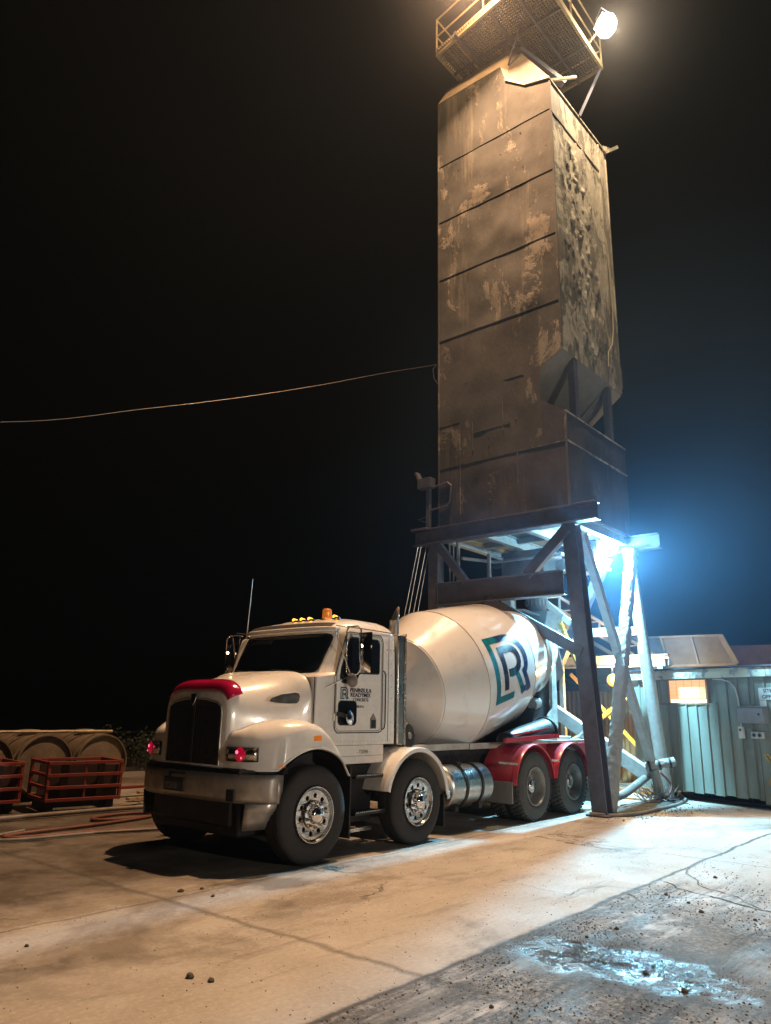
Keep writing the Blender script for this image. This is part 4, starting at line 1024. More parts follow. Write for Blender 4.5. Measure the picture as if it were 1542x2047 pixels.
# ---- floodlights
def flood(name, pos, aim, size, mglow, label, power, col, kind='AREA', ang=150, rad=.08):
    pos = Vector(pos); aim = Vector(aim).normalized()
    t = thing(name, pos, label, 'floodlight')
    bulb = kind == 'POINT'
    side = aim.cross(Vector((0, 0, 1))).normalized(); upv = side.cross(aim)
    if bulb: pos = pos-aim*.12
    def Q(a, b, c_): return pos+side*a+upv*b+aim*c_
    s = size
    mb = MB().add([Q(-s, -s*.8, 0), Q(s, -s*.8, 0), Q(s, s*.8, 0), Q(-s, s*.8, 0), Q(-s*.6, -s*.5, -s*.8), Q(s*.6, -s*.5, -s*.8), Q(s*.6, s*.5, -s*.8), Q(-s*.6, s*.5, -s*.8)], [(4, 5, 6, 7), (0, 1, 5, 4), (1, 2, 6, 5), (2, 3, 7, 6), (3, 0, 4, 7)])
    build(mb, 'housing', 'greybox', t, solid=.01, smooth=0)
    mb = MB().lathe(pos, aim, [(-.01, s*1.0), (s*.25, s*1.08), (s*.5, s*.95), (s*.68, s*.6), (s*.75, 0)], 32)
    build(mb, 'lens', mglow, t)
    build(MB().tube([Q(-s*1.05, 0, -s*.3), Q(-s*1.1, s*1.1, -s*.4), Q(s*1.1, s*1.1, -s*.4), Q(s*1.05, 0, -s*.3)], .012, 6), 'yoke', 'beam', t)
    ld = bpy.data.lights.new(name+'_light', kind); ld.energy = power; ld.color = col
    if bulb:
        # most of the output is thrown down and outwards by the reflector; a little leaks upwards
        ld.energy = power*.18; ld.shadow_soft_size = .07
        l2 = bpy.data.lights.new(name+'_beam', 'SPOT'); l2.energy = power*.82; l2.color = col; l2.spot_size = R(172); l2.spot_blend = .25; l2.shadow_soft_size = .07
        o2 = bpy.data.objects.new(name+'_beam', l2); C.objects.link(o2)
        o2.location = pos+aim*(s*.75+.12); o2.rotation_euler = Vector((-.30, -.35, -.89)).to_track_quat('-Z', 'Y').to_euler()
    else: ld.shape = 'DISK'; ld.size = .4
    lo = bpy.data.objects.new(name+'_light', ld); C.objects.link(lo)
    lo.location = pos+aim*(s*.75+.03)+(aim*.09 if bulb else Vector()); lo.rotation_euler = aim.to_track_quat('-Z', 'Y').to_euler()
    return t
def glow(name, col, es):
    m = bpy.data.materials.new(name); m.use_nodes = True; b = m.node_tree.nodes['Principled BSDF']
    b.inputs['Base Color'].default_value = (*col, 1); b.inputs['Emission Color'].default_value = (*col, 1); b.inputs['Emission Strength'].default_value = es; M[name] = m
glow('sodium_glow', (1, .62, .28), 90); glow('warm_glow', (1, .80, .55), 220); glow('blue_glow', (.55, .85, 1.0), 260); glow('yellow_glow', (1, .45, .03), 2.8); M['yellow_glow'].node_tree.nodes['Principled BSDF'].inputs['Base Color'].default_value = (.4, .2, .02, 1)
flood('sodium_floodlight', L1P, L1A, .22, 'sodium_glow', 'sodium floodlight just above the top edge, on the platform corner over the yard', L1E, (1, .57, .30))
flood('warm_floodlight', L2P, L2A, .24, 'warm_glow', 'dazzling warm white floodlight at the top right of the tower', L2E, (1, .74, .46))
flood('cool_floodlight', L3P, L3A, .20, 'blue_glow', 'dazzling bluish white floodlight under the tower frame beside the near leg', L3E, (.30, .74, 1.0), kind='POINT')
spill = bpy.data.lights.new('sodium_spill', 'POINT'); spill.energy = L1S; spill.color = (1, .56, .25); spill.shadow_soft_size = .1
spo = bpy.data.objects.new('sodium_spill', spill); C.objects.link(spo); spo.location = Vector(L1P)+Vector((0, 0, -.45))
flood('added_fill_light', L5P, L5A, .3, 'warm_glow', 'added fill light on a low pole behind the camera, out of view', L5E, (1, .90, .80), rad=.25)  # added fill, no such lamp in view
pole = build(MB().tube([(L5P[0], L5P[1], 0), (L5P[0], L5P[1], L5P[2]-.25)], [.09, .05], 12), 'fill_light_pole', 'beam', None, (L5P[0], L5P[1], 0), label='added pole under the unseen fill light behind the camera', cat='pole')
build(MB().tube([(8.05, -.38, PZ+.1), (8.0, -.62, PZ+.22), Vector(L2P)+Vector((.02, .12, .0))], .022, 6), 'lamp_arm', 'rail', W_)
build(MB().bar((L1P[0]+.3, L1P[1], L1P[2]), (5.55, L1P[1]+.1, PZ+.9), .05, .05), 'lamp_arm', 'rail', W_)
build(MB().bar(Vector(L3P)+Vector((.0, .05, .18)), (L3P[0]+.1, L3P[1]+.1, 5.25), .04, .04), 'lamp_arm', 'legpaint', W_)

# ---- yellow bulkhead lamp on the rear gantry
gx = 11.05
gantry = thing('rear_gantry', (gx, 1.1, 0), 'pale steel channel gantry standing behind the tower legs with the yellow lamp', 'gantry')
build(MB().ibeam((gx, -.1, 2.87), (gx, 3.2, 2.87), .12, .27), 'beam', 'legpaint', gantry)
for y in (.1, 3.1): build(MB().bar((gx, y, 0), (gx, y, 2.73), .12, .12), 'post', 'legpaint', gantry)
build(MB().bar((gx+.1, 3.0, .6), (gx+.1, .2, 2.6), .10, .10).bar((gx+.12, .1, .2), (gx+.12, 2.4, 2.6), .07, .07), 'brace', 'yellow', gantry)
t = thing('bulkhead_lamp', (10.93, 1.22, 2.43), 'round yellow lamp glowing behind the legs, under the rear gantry beam', 'lamp')
build(MB().lathe((10.96, 1.22, 2.43), (-.8, -.5, 0), [(0, .15), (.06, .15), (.065, .12)], 28), 'housing', 'greybox', t)
build(MB().lathe((10.96, 1.22, 2.43), (-.8, -.5, 0), [(.04, .15), (.10, .145), (.16, .10), (.19, 0)], 24), 'lens', 'yellow_glow', t)
build(MB().bar((11.0, 1.24, 2.5), (11.04, 1.26, 2.8), .04, .04), 'stem', 'beam', t)
ld = bpy.data.lights.new('bulkhead_light', 'POINT'); ld.energy = L4E; ld.color = (1, .62, .14); ld.shadow_soft_size = .08
lo = bpy.data.objects.new('bulkhead_light', ld); C.objects.link(lo); lo.location = (10.72, 1.07, 2.43)

# ---- conveyor rising behind
cv = thing('conveyor', (11, 1.5, 0), 'inclined dusty conveyor truss passing behind the tower legs', 'conveyor')
a, b = Vector((9.7, 2.4, 4.3)), Vector((13.6, .2, 2.2))
sd = Vector((.2, .35, 0)); mb = MB()
for o_ in (Vector(), sd*1.6): mb.bar(a+o_, b+o_, .07, .08).bar(a+o_+Vector((0, 0, .34)), b+o_+Vector((0, 0, .34)), .06, .06)
for k in range(9):
    p = a.lerp(b, k/8); mb.bar(p, p+Vector((0, 0, .34)), .04, .04); p2 = a.lerp(b, min(1, (k+1)/8)); mb.bar(p, p2+Vector((0, 0, .34)), .03, .03)
build(mb, 'truss', 'legcrust', cv)
build(MB().bar(a+sd*.8+Vector((0, 0, .36)), b+sd*.8+Vector((0, 0, .36)), .5, .03), 'belt', 'black', cv)
build(MB().bar((10.3, 2.2, 0), (10.3, 2.2, 3.95), .1, .1).bar((12.8, .8, 0), (12.8, .8, 2.6), .1, .1), 'post', 'legpaint', cv, split=1)
build(MB().box((9.75, 1.9, 3.15), (10.4, 2.7, 3.35)), 'belt_cover', 'yellow', cv)

# ---- buildings behind
br = thing('plant_shed', (14, 3, 0), 'brown corrugated iron shed behind the tower lit yellow by the lamp', 'shed')
def corr(u, v): return Vector((13.0-.02*math.cos(u*2*math.pi*34), 1.6+4.4*u, 2.25*v))
build(MB().grid(corr, 34*6, 1), 'wall', 'brownwall', br)
build(MB().box((13.04, 1.6, 0), (16, 6, 2.22)), 'wall', 'brownwall', br)
build(MB().box((12.8, 1.4, 2.25), (16.2, 6.2, 2.34)), 'roof', 'towerlow', br)
mb = MB(); rnd = random.Random(8)
for k in range(16):
    y = 1.5+rnd.random()*4; mb.box((12.9, y, 2.35), (13.3, y+rnd.uniform(.2, .6), 2.38+rnd.uniform(.02, .22)))
build(mb, 'stacked_boards', 'towerlow', br)
bn = thing('aggregate_bin', (13.4, .2, 0), 'large blue-grey steel aggregate bin side rising behind the site office', 'bin')
build(MB().prism([(13, 1.9, 2.75), (13, 1.9, 3.60), (13, -.74, 3.56), (13, -1.06, 2.75)], (.03, 0, 0)), 'panel', 'binsteel', bn)
mb = MB().bar((12.98, 1.9, 3.60), (12.98, -.74, 3.56), .05, .05).bar((12.97, -.70, 3.56), (12.97, -1.02, 2.86), .05, .12).bar((12.98, 1.9, 2.86), (12.98, -1.02, 2.86), .05, .05)
for y in (.75, 0): mb.bar((12.98, y, 3.56), (12.98, y-.13, 2.86), .04, .05)
build(mb, 'frame', 'greybox', bn)
build(MB().box((13.1, -.7, 0), (15, 1.9, 2.75)), 'support', 'towerlow', bn)
bn2 = thing('loading_bin', (14.2, -1.2, 0), 'smaller faded red bin side behind the right end of the blue-grey bin', 'bin')
build(MB().prism([(13.8, .4, 2.6), (13.8, .4, 3.38), (13.8, -1.70, 3.36), (13.8, -1.92, 2.6)], (.03, 0, 0)), 'panel', 'binpink', bn2)
build(MB().box((13.9, -1.6, 0), (15, -.8, 2.6)), 'support', 'towerlow', bn2)

# ---- site office
SA = Vector((10.03, -.46, 0)); SW = Vector((-.315, -.949, 0)).normalized(); SN = Vector((-.949, .315, 0)).normalized()
def SP(s, z, o=0): return SA+SW*s+SN*o+Vector((0, 0, z))
so = thing('site_office', SP(1, 0), 'low green weatherboard site office with a cream fascia and a lit window', 'site office')
def sbox(mb, s0, s1, z0, z1, o0, o1):
    return mb.add([SP(s0, z0, o0), SP(s1, z0, o0), SP(s1, z0, o1), SP(s0, z0, o1), SP(s0, z1, o0), SP(s1, z1, o0), SP(s1, z1, o1), SP(s0, z1, o1)], [(0, 3, 2, 1), (4, 5, 6, 7), (0, 1, 5, 4), (1, 2, 6, 5), (2, 3, 7, 6), (3, 0, 4, 7)])
mb = MB(); k = 0; s = -1.05
while s < 1.86:
    e = min(s+.235, 1.88)
    if s < -.30 or s > .86: spans = [(.17+.012*math.sin(k*3), 2.42)]
    else: spans = [(.17+.012*math.sin(k*3), 1.91)] + ([(2.37, 2.42)])
    for z0, z1 in spans:
        mb.add([SP(s, z0, .0), SP(e, z0, .022), SP(e, z0, -.03), SP(s, z0, -.03), SP(s, z1, .0), SP(e, z1, .022), SP(e, z1, -.03), SP(s, z1, -.03)], [(0, 3, 2, 1), (4, 5, 6, 7), (0, 1, 5, 4), (1, 2, 6, 5), (2, 3, 7, 6), (3, 0, 4, 7)])
        sbox(mb, e-.012, e+.006, z0, z1, .0, .036)
    s += .235; k += 1
wall = build(mb, 'wall', 'shed', so, smooth=0)
mb = MB(); sbox(mb, -1.05, 4.2, .25, 2.42, -.06, -2.6); build(mb, 'wall', 'shed', so)
mb = MB(); sbox(mb, 1.89, 4.2, .10, 2.40, .02, -.06)
for q in range(8): sbox(mb, 2.1+q*.25, 2.115+q*.25, .1, 2.4, .02, .035)
build(mb, 'end_panel', 'shed', so)
mb = MB()
for s0, s1 in ((-1.1, .55), (.556, 2.2), (2.206, 4.2)): sbox(mb, s0, s1, 2.39, 2.575, .05, .10)
build(mb, 'fascia', 'fascia', so, bevel=.006)
mb = MB(); sbox(mb, -1.15, 4.3, 2.58, 2.61, .14, -2.7); build(mb, 'roof', 'towerlow', so)
mb = MB().lathe(SP(-.15, 2.6, -.1), (0, 0, 1), [(0, .03), (.2, .03), (.2, .045), (.23, .045), (.24, 0)], 12); build(mb, 'vent_pipe', 'fascia', so)
mb = MB()
for a4 in ((-.30, -.26, 1.90, 2.37), (.84, .88, 1.90, 2.37), (-.30, .88, 1.87, 1.91), (-.30, .88, 2.365, 2.40), (-.085, -.055, 1.91, 2.365)): sbox(mb, *a4, .03, -.05)
wf = build(mb, 'window', 'brownwall', so, bevel=.004)
mb = MB(); sbox(mb, -.26, -.085, 1.91, 2.365, -.03, -.035); sbox(mb, -.055, .84, 1.91, 1.985, -.025, -.03); build(mb, 'pane', 'panelit', wf)
mb = MB(); sbox(mb, -.055, .84, 1.99, 2.365, -.012, -.018); build(mb, 'blind', 'blind', wf)
mb = MB()
for q in range(13): sbox(mb, -.055, .84, 2.0+q*.028, 2.003+q*.028, -.008, -.012)
for q in range(4): sbox(mb, .12+q*.19, .124+q*.19, 1.91, 2.36, -.006, -.01)
build(mb, 'blind_slats', 'brownwall', wf)
mb = MB()
for q in range(10): sbox(mb, -.9+q*.32, -.87+q*.32, .02, .25, -.4, -.43)
sbox(mb, -1.0, 4.1, .0, .06, -.35, -.45)
build(mb, 'footing', 'towerlow', so)
# signs, cabinet, sockets and cables on the wall
def flat(nm, m, s0, s1, z0, z1, o0, o1, label, cat, group=None, bev=.004):
    mb = MB(); sbox(mb, s0, s1, z0, z1, o0, o1); return build(mb, nm, m, None, SP(s0, z0, o0), bevel=bev, label=label, cat=cat, group=group)
sg = flat('office_sign', 'plasticwhite', 1.985, 2.55, 1.965, 2.185, .036, .045, 'white sign reading SITE OFFICE on the green wall, cut by the right edge', 'sign')
for s_, z, st in ((2.08, 2.10, 'SITE'), (2.05, 1.99, 'OFFICE')): place_flat(text_mesh(st, .095, .002, 1.05), 'lettering', 'faint', SP(s_, z, .0475), SW, (0, 0, 1), sg)
flat('notice_plate', 'plasticwhite', 1.985, 2.12, 1.83, 1.955, .036, .042, 'small white notice plate just below the SITE OFFICE sign', 'sign')
cab_ = thing('meter_cabinet', SP(1.8, 1.5), 'grey metal meter cabinet fixed on the green office wall', 'electrical cabinet')
mb = MB(); sbox(mb, 1.60, 2.14, 1.53, 1.83, .03, .20); build(mb, 'case', 'greybox', cab_, bevel=.01)
mb = MB(); sbox(mb, 1.615, 2.125, 1.545, 1.815, .20, .212); dr = build(mb, 'door', 'greybox', cab_, bevel=.004)
build(MB().lathe(SP(2.05, 1.70, .212), SN, [(0, .02), (.015, .02), (.02, 0)], 12), 'handle', 'black', dr)
mb = MB(); sbox(mb, 1.59, 2.15, 1.83, 1.845, .02, .23); build(mb, 'rain_hood', 'greybox', cab_)
mb = MB().lathe(SP(1.86, 1.845, .1), (0, 0, 1), [(0, .03), (.03, .03), (.035, 0)], 10).lathe(SP(1.96, 1.845, .1), (0, 0, 1), [(0, .03), (.025, .03), (.03, 0)], 10); build(mb, 'cable_gland', 'greybox', cab_)
def sock(nm, s0, s1, z0, z1, holes, label):
    t = thing(nm, SP((s0+s1)/2, z0), label, 'power socket')
    mb = MB(); sbox(mb, s0, s1, z0, z1, .03, .10); build(mb, 'case', 'plasticwhite', t, bevel=.01)
    for hs, hz, r in holes: build(MB().lathe(SP(hs, hz, .10), SN, [(0, r), (.012, r), (.014, r*.7), (.004, r*.65), (.004, 0)], 18), 'outlet', 'greybox', t); build(MB().lathe(SP(hs, hz, .106), SN, [(0, r*.62), (.002, 0)], 14), 'outlet_hole', 'black', t)
sock('switch_box', 1.52, 1.62, 1.25, 1.47, [(1.57, 1.41, .028)], 'narrow white switch box left below the grey cabinet')
sock('double_socket', 1.78, 2.02, 1.26, 1.385, [(1.845, 1.322, .042), (1.955, 1.322, .042)], 'white double power socket below the grey cabinet')
build(MB().tube([SP(1.05, 2.37, .06), SP(1.25, 2.36, .06), SP(1.42, 2.30, .06), SP(1.52, 2.18, .06), SP(1.56, 2.0, .06), SP(1.57, 1.85, .06), SP(1.57, 1.47, .06)], .012, 8), 'supply_cable', 'plasticwhite', None, SP(1.3, 2.3), label='pale cable curving down the green wall into the cabinet', cat='cable')
build(MB().tube([SP(1.65, 1.53, .12), SP(1.72, 1.46, .14), SP(1.82, 1.44, .14), SP(1.95, 1.53, .12)], .009, 8), 'looped_cable', 'palehose', None, SP(1.8, 1.5), label='short grey cable looping under the grey cabinet', cat='cable')
build(MB().tube([SP(1.98, .98, .06), SP(2.08, .98, .08), SP(2.14, .90, .08), SP(2.10, .62, .07), SP(2.04, .5, .07), SP(2.12, .35, .08), SP(2.3, .2, .1)], .016, 8).tube([SP(1.98, .98, .06), SP(2.05, .88, .06), SP(2.12, .84, .06)], .016, 8), 'yellow_hose', 'yellow', None, SP(2.1, .5), label='yellow hose hanging at the right corner of the green office', cat='hose')

# ---- pipe, valve and hoses by the legs
def tt(nm, pts, r, m, label, cat, n=10): return build(MB().tube(pts, r, n), nm, m, None, pts[0], label=label, cat=cat, smooth=60)
def curve_pts(pts, k=8):
    o = []; P_ = [Vector(p) for p in pts]
    for i in range(len(P_)-1):
        p0, p1, p2, p3 = P_[max(i-1, 0)], P_[i], P_[i+1], P_[min(i+2, len(P_)-1)]
        for j in range(k):
            t = j/k; o.append(.5*((2*p1)+(-p0+p2)*t+(2*p0-5*p1+4*p2-p3)*t*t+(-p0+3*p1-3*p2+p3)*t**3))
    return o+[P_[-1]]
tt('delivery_pipe', curve_pts([(6.9, -.1, .12), (7.6, -.1, .17), (8.2, -.1, .22), (9.5, -.12, .52)]), .075, 'palehose', 'grey bent pipe running low between the two near feet of the tower', 'pipe', 14)
vp = thing('pinch_valve', (9.3, -.5, .65), 'cement-crusted valve stub sticking out beside the round right leg', 'valve')
def vf(u, v):
    p = Vector((9.0, -.2, .66)).lerp(Vector((9.25, -.72, .78)), v); a = 2*math.pi*u; r = .085*(1+.22*noise.noise(Vector((v*6, math.cos(a)*2, math.sin(a)*2))))*(1 if v < .97 else .1)
    d = Vector((.25, -.52, .12)).normalized(); s1 = d.cross(Vector((0, 0, 1))).normalized(); s2 = s1.cross(d); return p+(s1*math.cos(a)+s2*math.sin(a))*r
build(MB().grid(vf, 20, 24), 'body', 'legcrust', vp)
for v in (.12, .45, .8): build(MB().lathe(Vector((9.0, -.2, .66)).lerp(Vector((9.25, -.72, .78)), v), (.25, -.52, .12), [(-.02, .0), (-.02, .11), (.02, .11), (.02, 0)], 18), 'clamp', 'chassis', vp)
build(MB().tube([(9.1, -.35, .62), (9.2, -.35, .3), (9.35, -.4, .05)], .06, 12), 'drop_pipe', 'legcrust', vp)
tt('brown_hose', curve_pts([(6.1, -.35, .05), (6.4, -.68, .03), (7.0, -.86, .03), (7.9, -.86, .03), (8.9, -.82, .03), (9.7, -.68, .03), (10.1, -.5, .05), (9.9, -.3, .25)]), .028, 'palehose', 'grey-brown hose looping along the ground past both near feet of the tower', 'hose')
tt('water_hose', curve_pts([(6.5, -.25, .03), (7.5, -.3, .03), (8.6, -.35, .03), (9.2, -.45, .06), (9.5, -.5, .3), (9.35, -.35, .55)]), .022, 'hose', 'thin red-brown hose rising to the crusted valve', 'hose')
mb = MB(); rnd = random.Random(2)
for _ in range(60):
    x, y = 9.3+rnd.gauss(0, .25), -.25+rnd.gauss(0, .15); mb.tube([(x, y, .05), (x+rnd.uniform(-.3, .3), y+rnd.uniform(-.3, .3), rnd.uniform(.05, .35))], .008, 5)
build(mb, 'wire_tangle', 'legcrust', None, (9.3, -.25, 0), label='tangle of crusted wires at the foot of the round leg', cat='wire')

# ---- ropes and overhead wire
for k, (y, dy, lb) in enumerate(((3.05, 0, 'closest to the tower column, first of four'), (3.13, .06, 'second of four from the tower column'), (3.28, .02, 'third of four from the tower column'), (3.36, .07, 'farthest of four from the tower column'))):
    build(MB().tube([(6.2, y, 5.1), (6.2, y+.55+dy, 2.6), (6.2, y+1.0+dy, .05)], .009, 5), 'wire_rope', 'steelcable', None, (6.2, y, 0), label='bright slanting wire rope behind the cab, '+lb, cat='rope', group='wire ropes beside the far leg')
ow = curve_pts([(6.4, 2.98, 9.33), (4.435, 3.0, 8.37), (2.73, 3.0, 7.50), (.884, 3.0, 6.61), (-.80, 3.0, 5.85), (-2.76, 3.0, 5.02), (-6, 3.0, 4.15), (-9, 3, 3.8)])
build(MB().tube(ow, .005, 6), 'overhead_wire', 'cable', None, (6.4, 2.98, 9.36), label='thin overhead wire running left from the tower across the night sky', cat='wire')
build(MB().tube([(6.35, 2.98, 9.3), (6.3, 3.05, 9.2), (6.3, 3.02, 8.95), (6.34, 2.93, 8.8)], .01, 6), 'wire_tail', 'cable', W_)
build(MB().tube([(-9, 3, 0), (-9, 3, 4.2)], .08, 10), 'utility_pole', 'tankrust', None, (-9, 3, 0), label='pole at the far end of the overhead wire, beyond the left edge', cat='pole')

# ================================================================== LEFT SIDE OF THE YARD
tk = thing('storage_tank', (1.6, 8.4, .1), 'dull brown horizontal steel tank, rightmost of the row, its round end in full view', 'tank', 'horizontal tanks behind the red crates')
mb = MB().lathe((1.6, 7.3, .61), (0, 1, 0), [(-.02, .0), (.0, .25), (.02, .47), (-.03, .49), (-.03, .515), (.05, .52), (.06, .50), (2.6, .50), (2.6, 0)], 56)
tb = build(mb, 'tank_body', 'tankrust', tk, smooth=30)
mb = MB()
for y in (7.42, 8.2, 9.2): mb.lathe((1.6, y, .61), (0, 1, 0), [(0, .50), (0, .53), (.06, .53), (.06, .50)], 48)
build(mb, 'hoop', 'tankrust', tk, smooth=30, split=1)
build(MB().box((1.2, 7.5, .0), (2.0, 7.65, .2)).box((1.2, 9.0, 0), (2.0, 9.15, .2)), 'cradle', 'chassis', tk, split=1)
build(MB().lathe((1.6, 8.0, 1.1), (0, 0, 1), [(0, .13), (.06, .13), (.06, .17), (.09, .17), (.10, 0)], 20).tube([(1.0, 7.9, 1.16), (2.0, 7.7, 1.16)], .03, 6), 'hatch', 'rail', tk)
copy_tree(tk, (.53, 8.45, .1), 0, 'brown horizontal steel tank in the middle, half hidden behind the right red crate')
copy_tree(tk, (-.55, 8.4, .1), 0, 'dull brown horizontal steel tank, leftmost of the row, cut by the left edge')
# red slatted crates
def crate(name, o, ux, L_, D_, H_, label):
    ux = Vector((ux[0], ux[1], 0)).normalized(); uy = Vector((-ux.y, ux.x, 0)); o = Vector(o)
    t = thing(name, o, label, 'crate', 'red steel crates by the tanks')
    P = lambda a, b, c_: o+ux*a+uy*b+Vector((0, 0, c_))
    mb = MB()
    for a in (0, L_):
        for b in (0, D_): mb.bar(P(a, b, 0), P(a, b, H_), .05, .05)
    build(mb, 'corner_post', 'crate', t, bevel=.004, split=1)
    mb = MB()
    for k in range(4):
        z = .03+(H_-.06)*k/3
        for b in (0, D_): mb.bar(P(-.02, b-.01, z), P(L_+.02, b-.01, z), .05, .05)
        for a in (0, L_): mb.bar(P(a, 0, z), P(a, D_, z), .05, .05)
    mb.bar(P(L_/2, -.01, 0), P(L_/2, -.01, H_), .04, .02)
    build(mb, 'side_rail', 'crate', t, bevel=.004)
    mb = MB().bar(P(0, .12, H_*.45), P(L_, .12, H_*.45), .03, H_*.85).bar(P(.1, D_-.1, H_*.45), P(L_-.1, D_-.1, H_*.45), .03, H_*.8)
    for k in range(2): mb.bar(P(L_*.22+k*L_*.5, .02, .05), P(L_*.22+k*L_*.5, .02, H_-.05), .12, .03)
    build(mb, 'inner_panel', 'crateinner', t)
    build(MB().bar(P(.1, .1, -.07), P(.1, D_-.1, -.07), .12, .12).bar(P(L_-.1, .1, -.07), P(L_-.1, D_-.1, -.07), .12, .12).bar(P(.05, .2, -.05), P(L_-.05, .2, -.05), .1, .1), 'skid', 'chassis', t)
crate('red_crate', (-.12, 5.86, .15), (1.14, -.21), 1.16, .95, .62, 'slatted red steel crate on the right, standing in front of the brown tanks')
crate('red_crate', (-1.62, 6.22, .15), (1.14, -.14), 1.18, .95, .62, 'slatted red steel crate cut by the left edge of the photo')
# hoses, pipe, cables
tt('drain_pipe', curve_pts([(-2.6, 5.3, .05), (-1.02, 5.33, .05), (.92, 5.22, .05), (1.6, 4.9, .05)]), .035, 'palehose', 'straight pale pipe lying on the ground in front of the red crates', 'pipe')
tt('red_hose', curve_pts([(1.6, 3.7, .03), (.4, 3.2, .03), (-.64, 3.52, .03), (-1.40, 3.66, .03), (-1.62, 3.85, .03), (-1.25, 4.0, .03), (-.3, 4.05, .03), (.5, 4.2, .03), (.9, 4.4, .03), (.75, 4.75, .03), (.2, 4.75, .03), (-.05, 4.5, .03), (.3, 4.3, .03), (1.4, 4.35, .03)], 12), .024, 'hose', 'long red-brown hose looped on the ground left of the truck', 'hose')
tt('pale_hose', curve_pts([(1.9, 3.3, .03), (.7, 3.0, .03), (-.6, 3.4, .03), (-1.5, 3.55, .03), (-1.85, 3.8, .03), (-1.6, 4.05, .03), (-1.2, 4.2, .03)], 12), .02, 'palehose', 'pale hose lying beside the red-brown hose', 'hose')
tt('black_cable', curve_pts([(1.9, 6.3, .55), (1.75, 5.9, .35), (1.5, 5.3, .04), (1.2, 4.9, .03), (1.6, 4.5, .03), (2.2, 4.4, .03)]), .014, 'black', 'black cable draped from the right tank down to the ground', 'cable')
tt('power_cable', curve_pts([(.9, 5.5, .04), (1.5, 5.6, .04), (1.7, 5.1, .04), (.9, 4.6, .04), (1.6, 4.2, .04), (2.4, 4.0, .04)]), .012, 'black', 'thin black cord curled on the ground beside the right red crate', 'cable')
pal = thing('timber_pile', (2.3, 6.6, 0), 'low pile of pale planks on the ground right of the tanks', 'planks')
for k, (x, y, a, m) in enumerate(((2.1, 6.3, .1, 'rail'), (2.5, 6.6, .0, 'rail'), (2.3, 7.0, .2, 'crate'))):
    build(MB().bar((x-.5, y, .05+.06*k), (x+.7, y-.3+a, .05+.06*k), .16, .04), 'plank', m, pal)
# scrubby bush behind
bush = thing('bush', (6.9, 13.5, 0), 'dark leafy bush in the dim background left of the truck', 'bush')
mb = MB(); st = MB(); rnd = random.Random(11)
for k in range(46):
    bx_, by_ = 6.9+rnd.gauss(0, .9), 13.5+rnd.gauss(0, .8); h = rnd.uniform(.4, 1.0); tip = Vector((bx_+rnd.uniform(-.3, .3), by_+rnd.uniform(-.3, .3), h)); st.tube([(bx_, by_, 0), tip], .012, 5)
    for q in range(55):
        p = Vector((bx_, by_, 0)).lerp(tip, rnd.uniform(.25, 1.05))+Vector((rnd.gauss(0, .13), rnd.gauss(0, .13), rnd.gauss(0, .07))); a = Vector((rnd.gauss(0, 1), rnd.gauss(0, 1), rnd.gauss(0, 1))).normalized()*.055; b = a.cross(Vector((rnd.gauss(0, 1), rnd.gauss(0, 1), rnd.gauss(0, 1)))).normalized()*.028
        mb.add([p-a, p+b, p+a, p-b], [(0, 1, 2, 3)])
build(mb, 'foliage', 'leaf', bush, smooth=0); build(st, 'stem', 'chassis', bush)
fe = thing('wire_fence', (8, 17, 0), 'dim pipe-rail fence far behind the bush', 'fence')
build(MB().tube([(4, 17.5, .75), (14, 18.5, .8)], .03, 6).tube([(4, 17.5, .4), (14, 18.5, .4)], .02, 6), 'rail', 'chassis', fe)
for k in range(6): build(MB().tube([(4+2*k, 17.5+.2*k, 0), (4+2*k, 17.5+.2*k, .85)], .035, 6), 'post', 'chassis', fe)

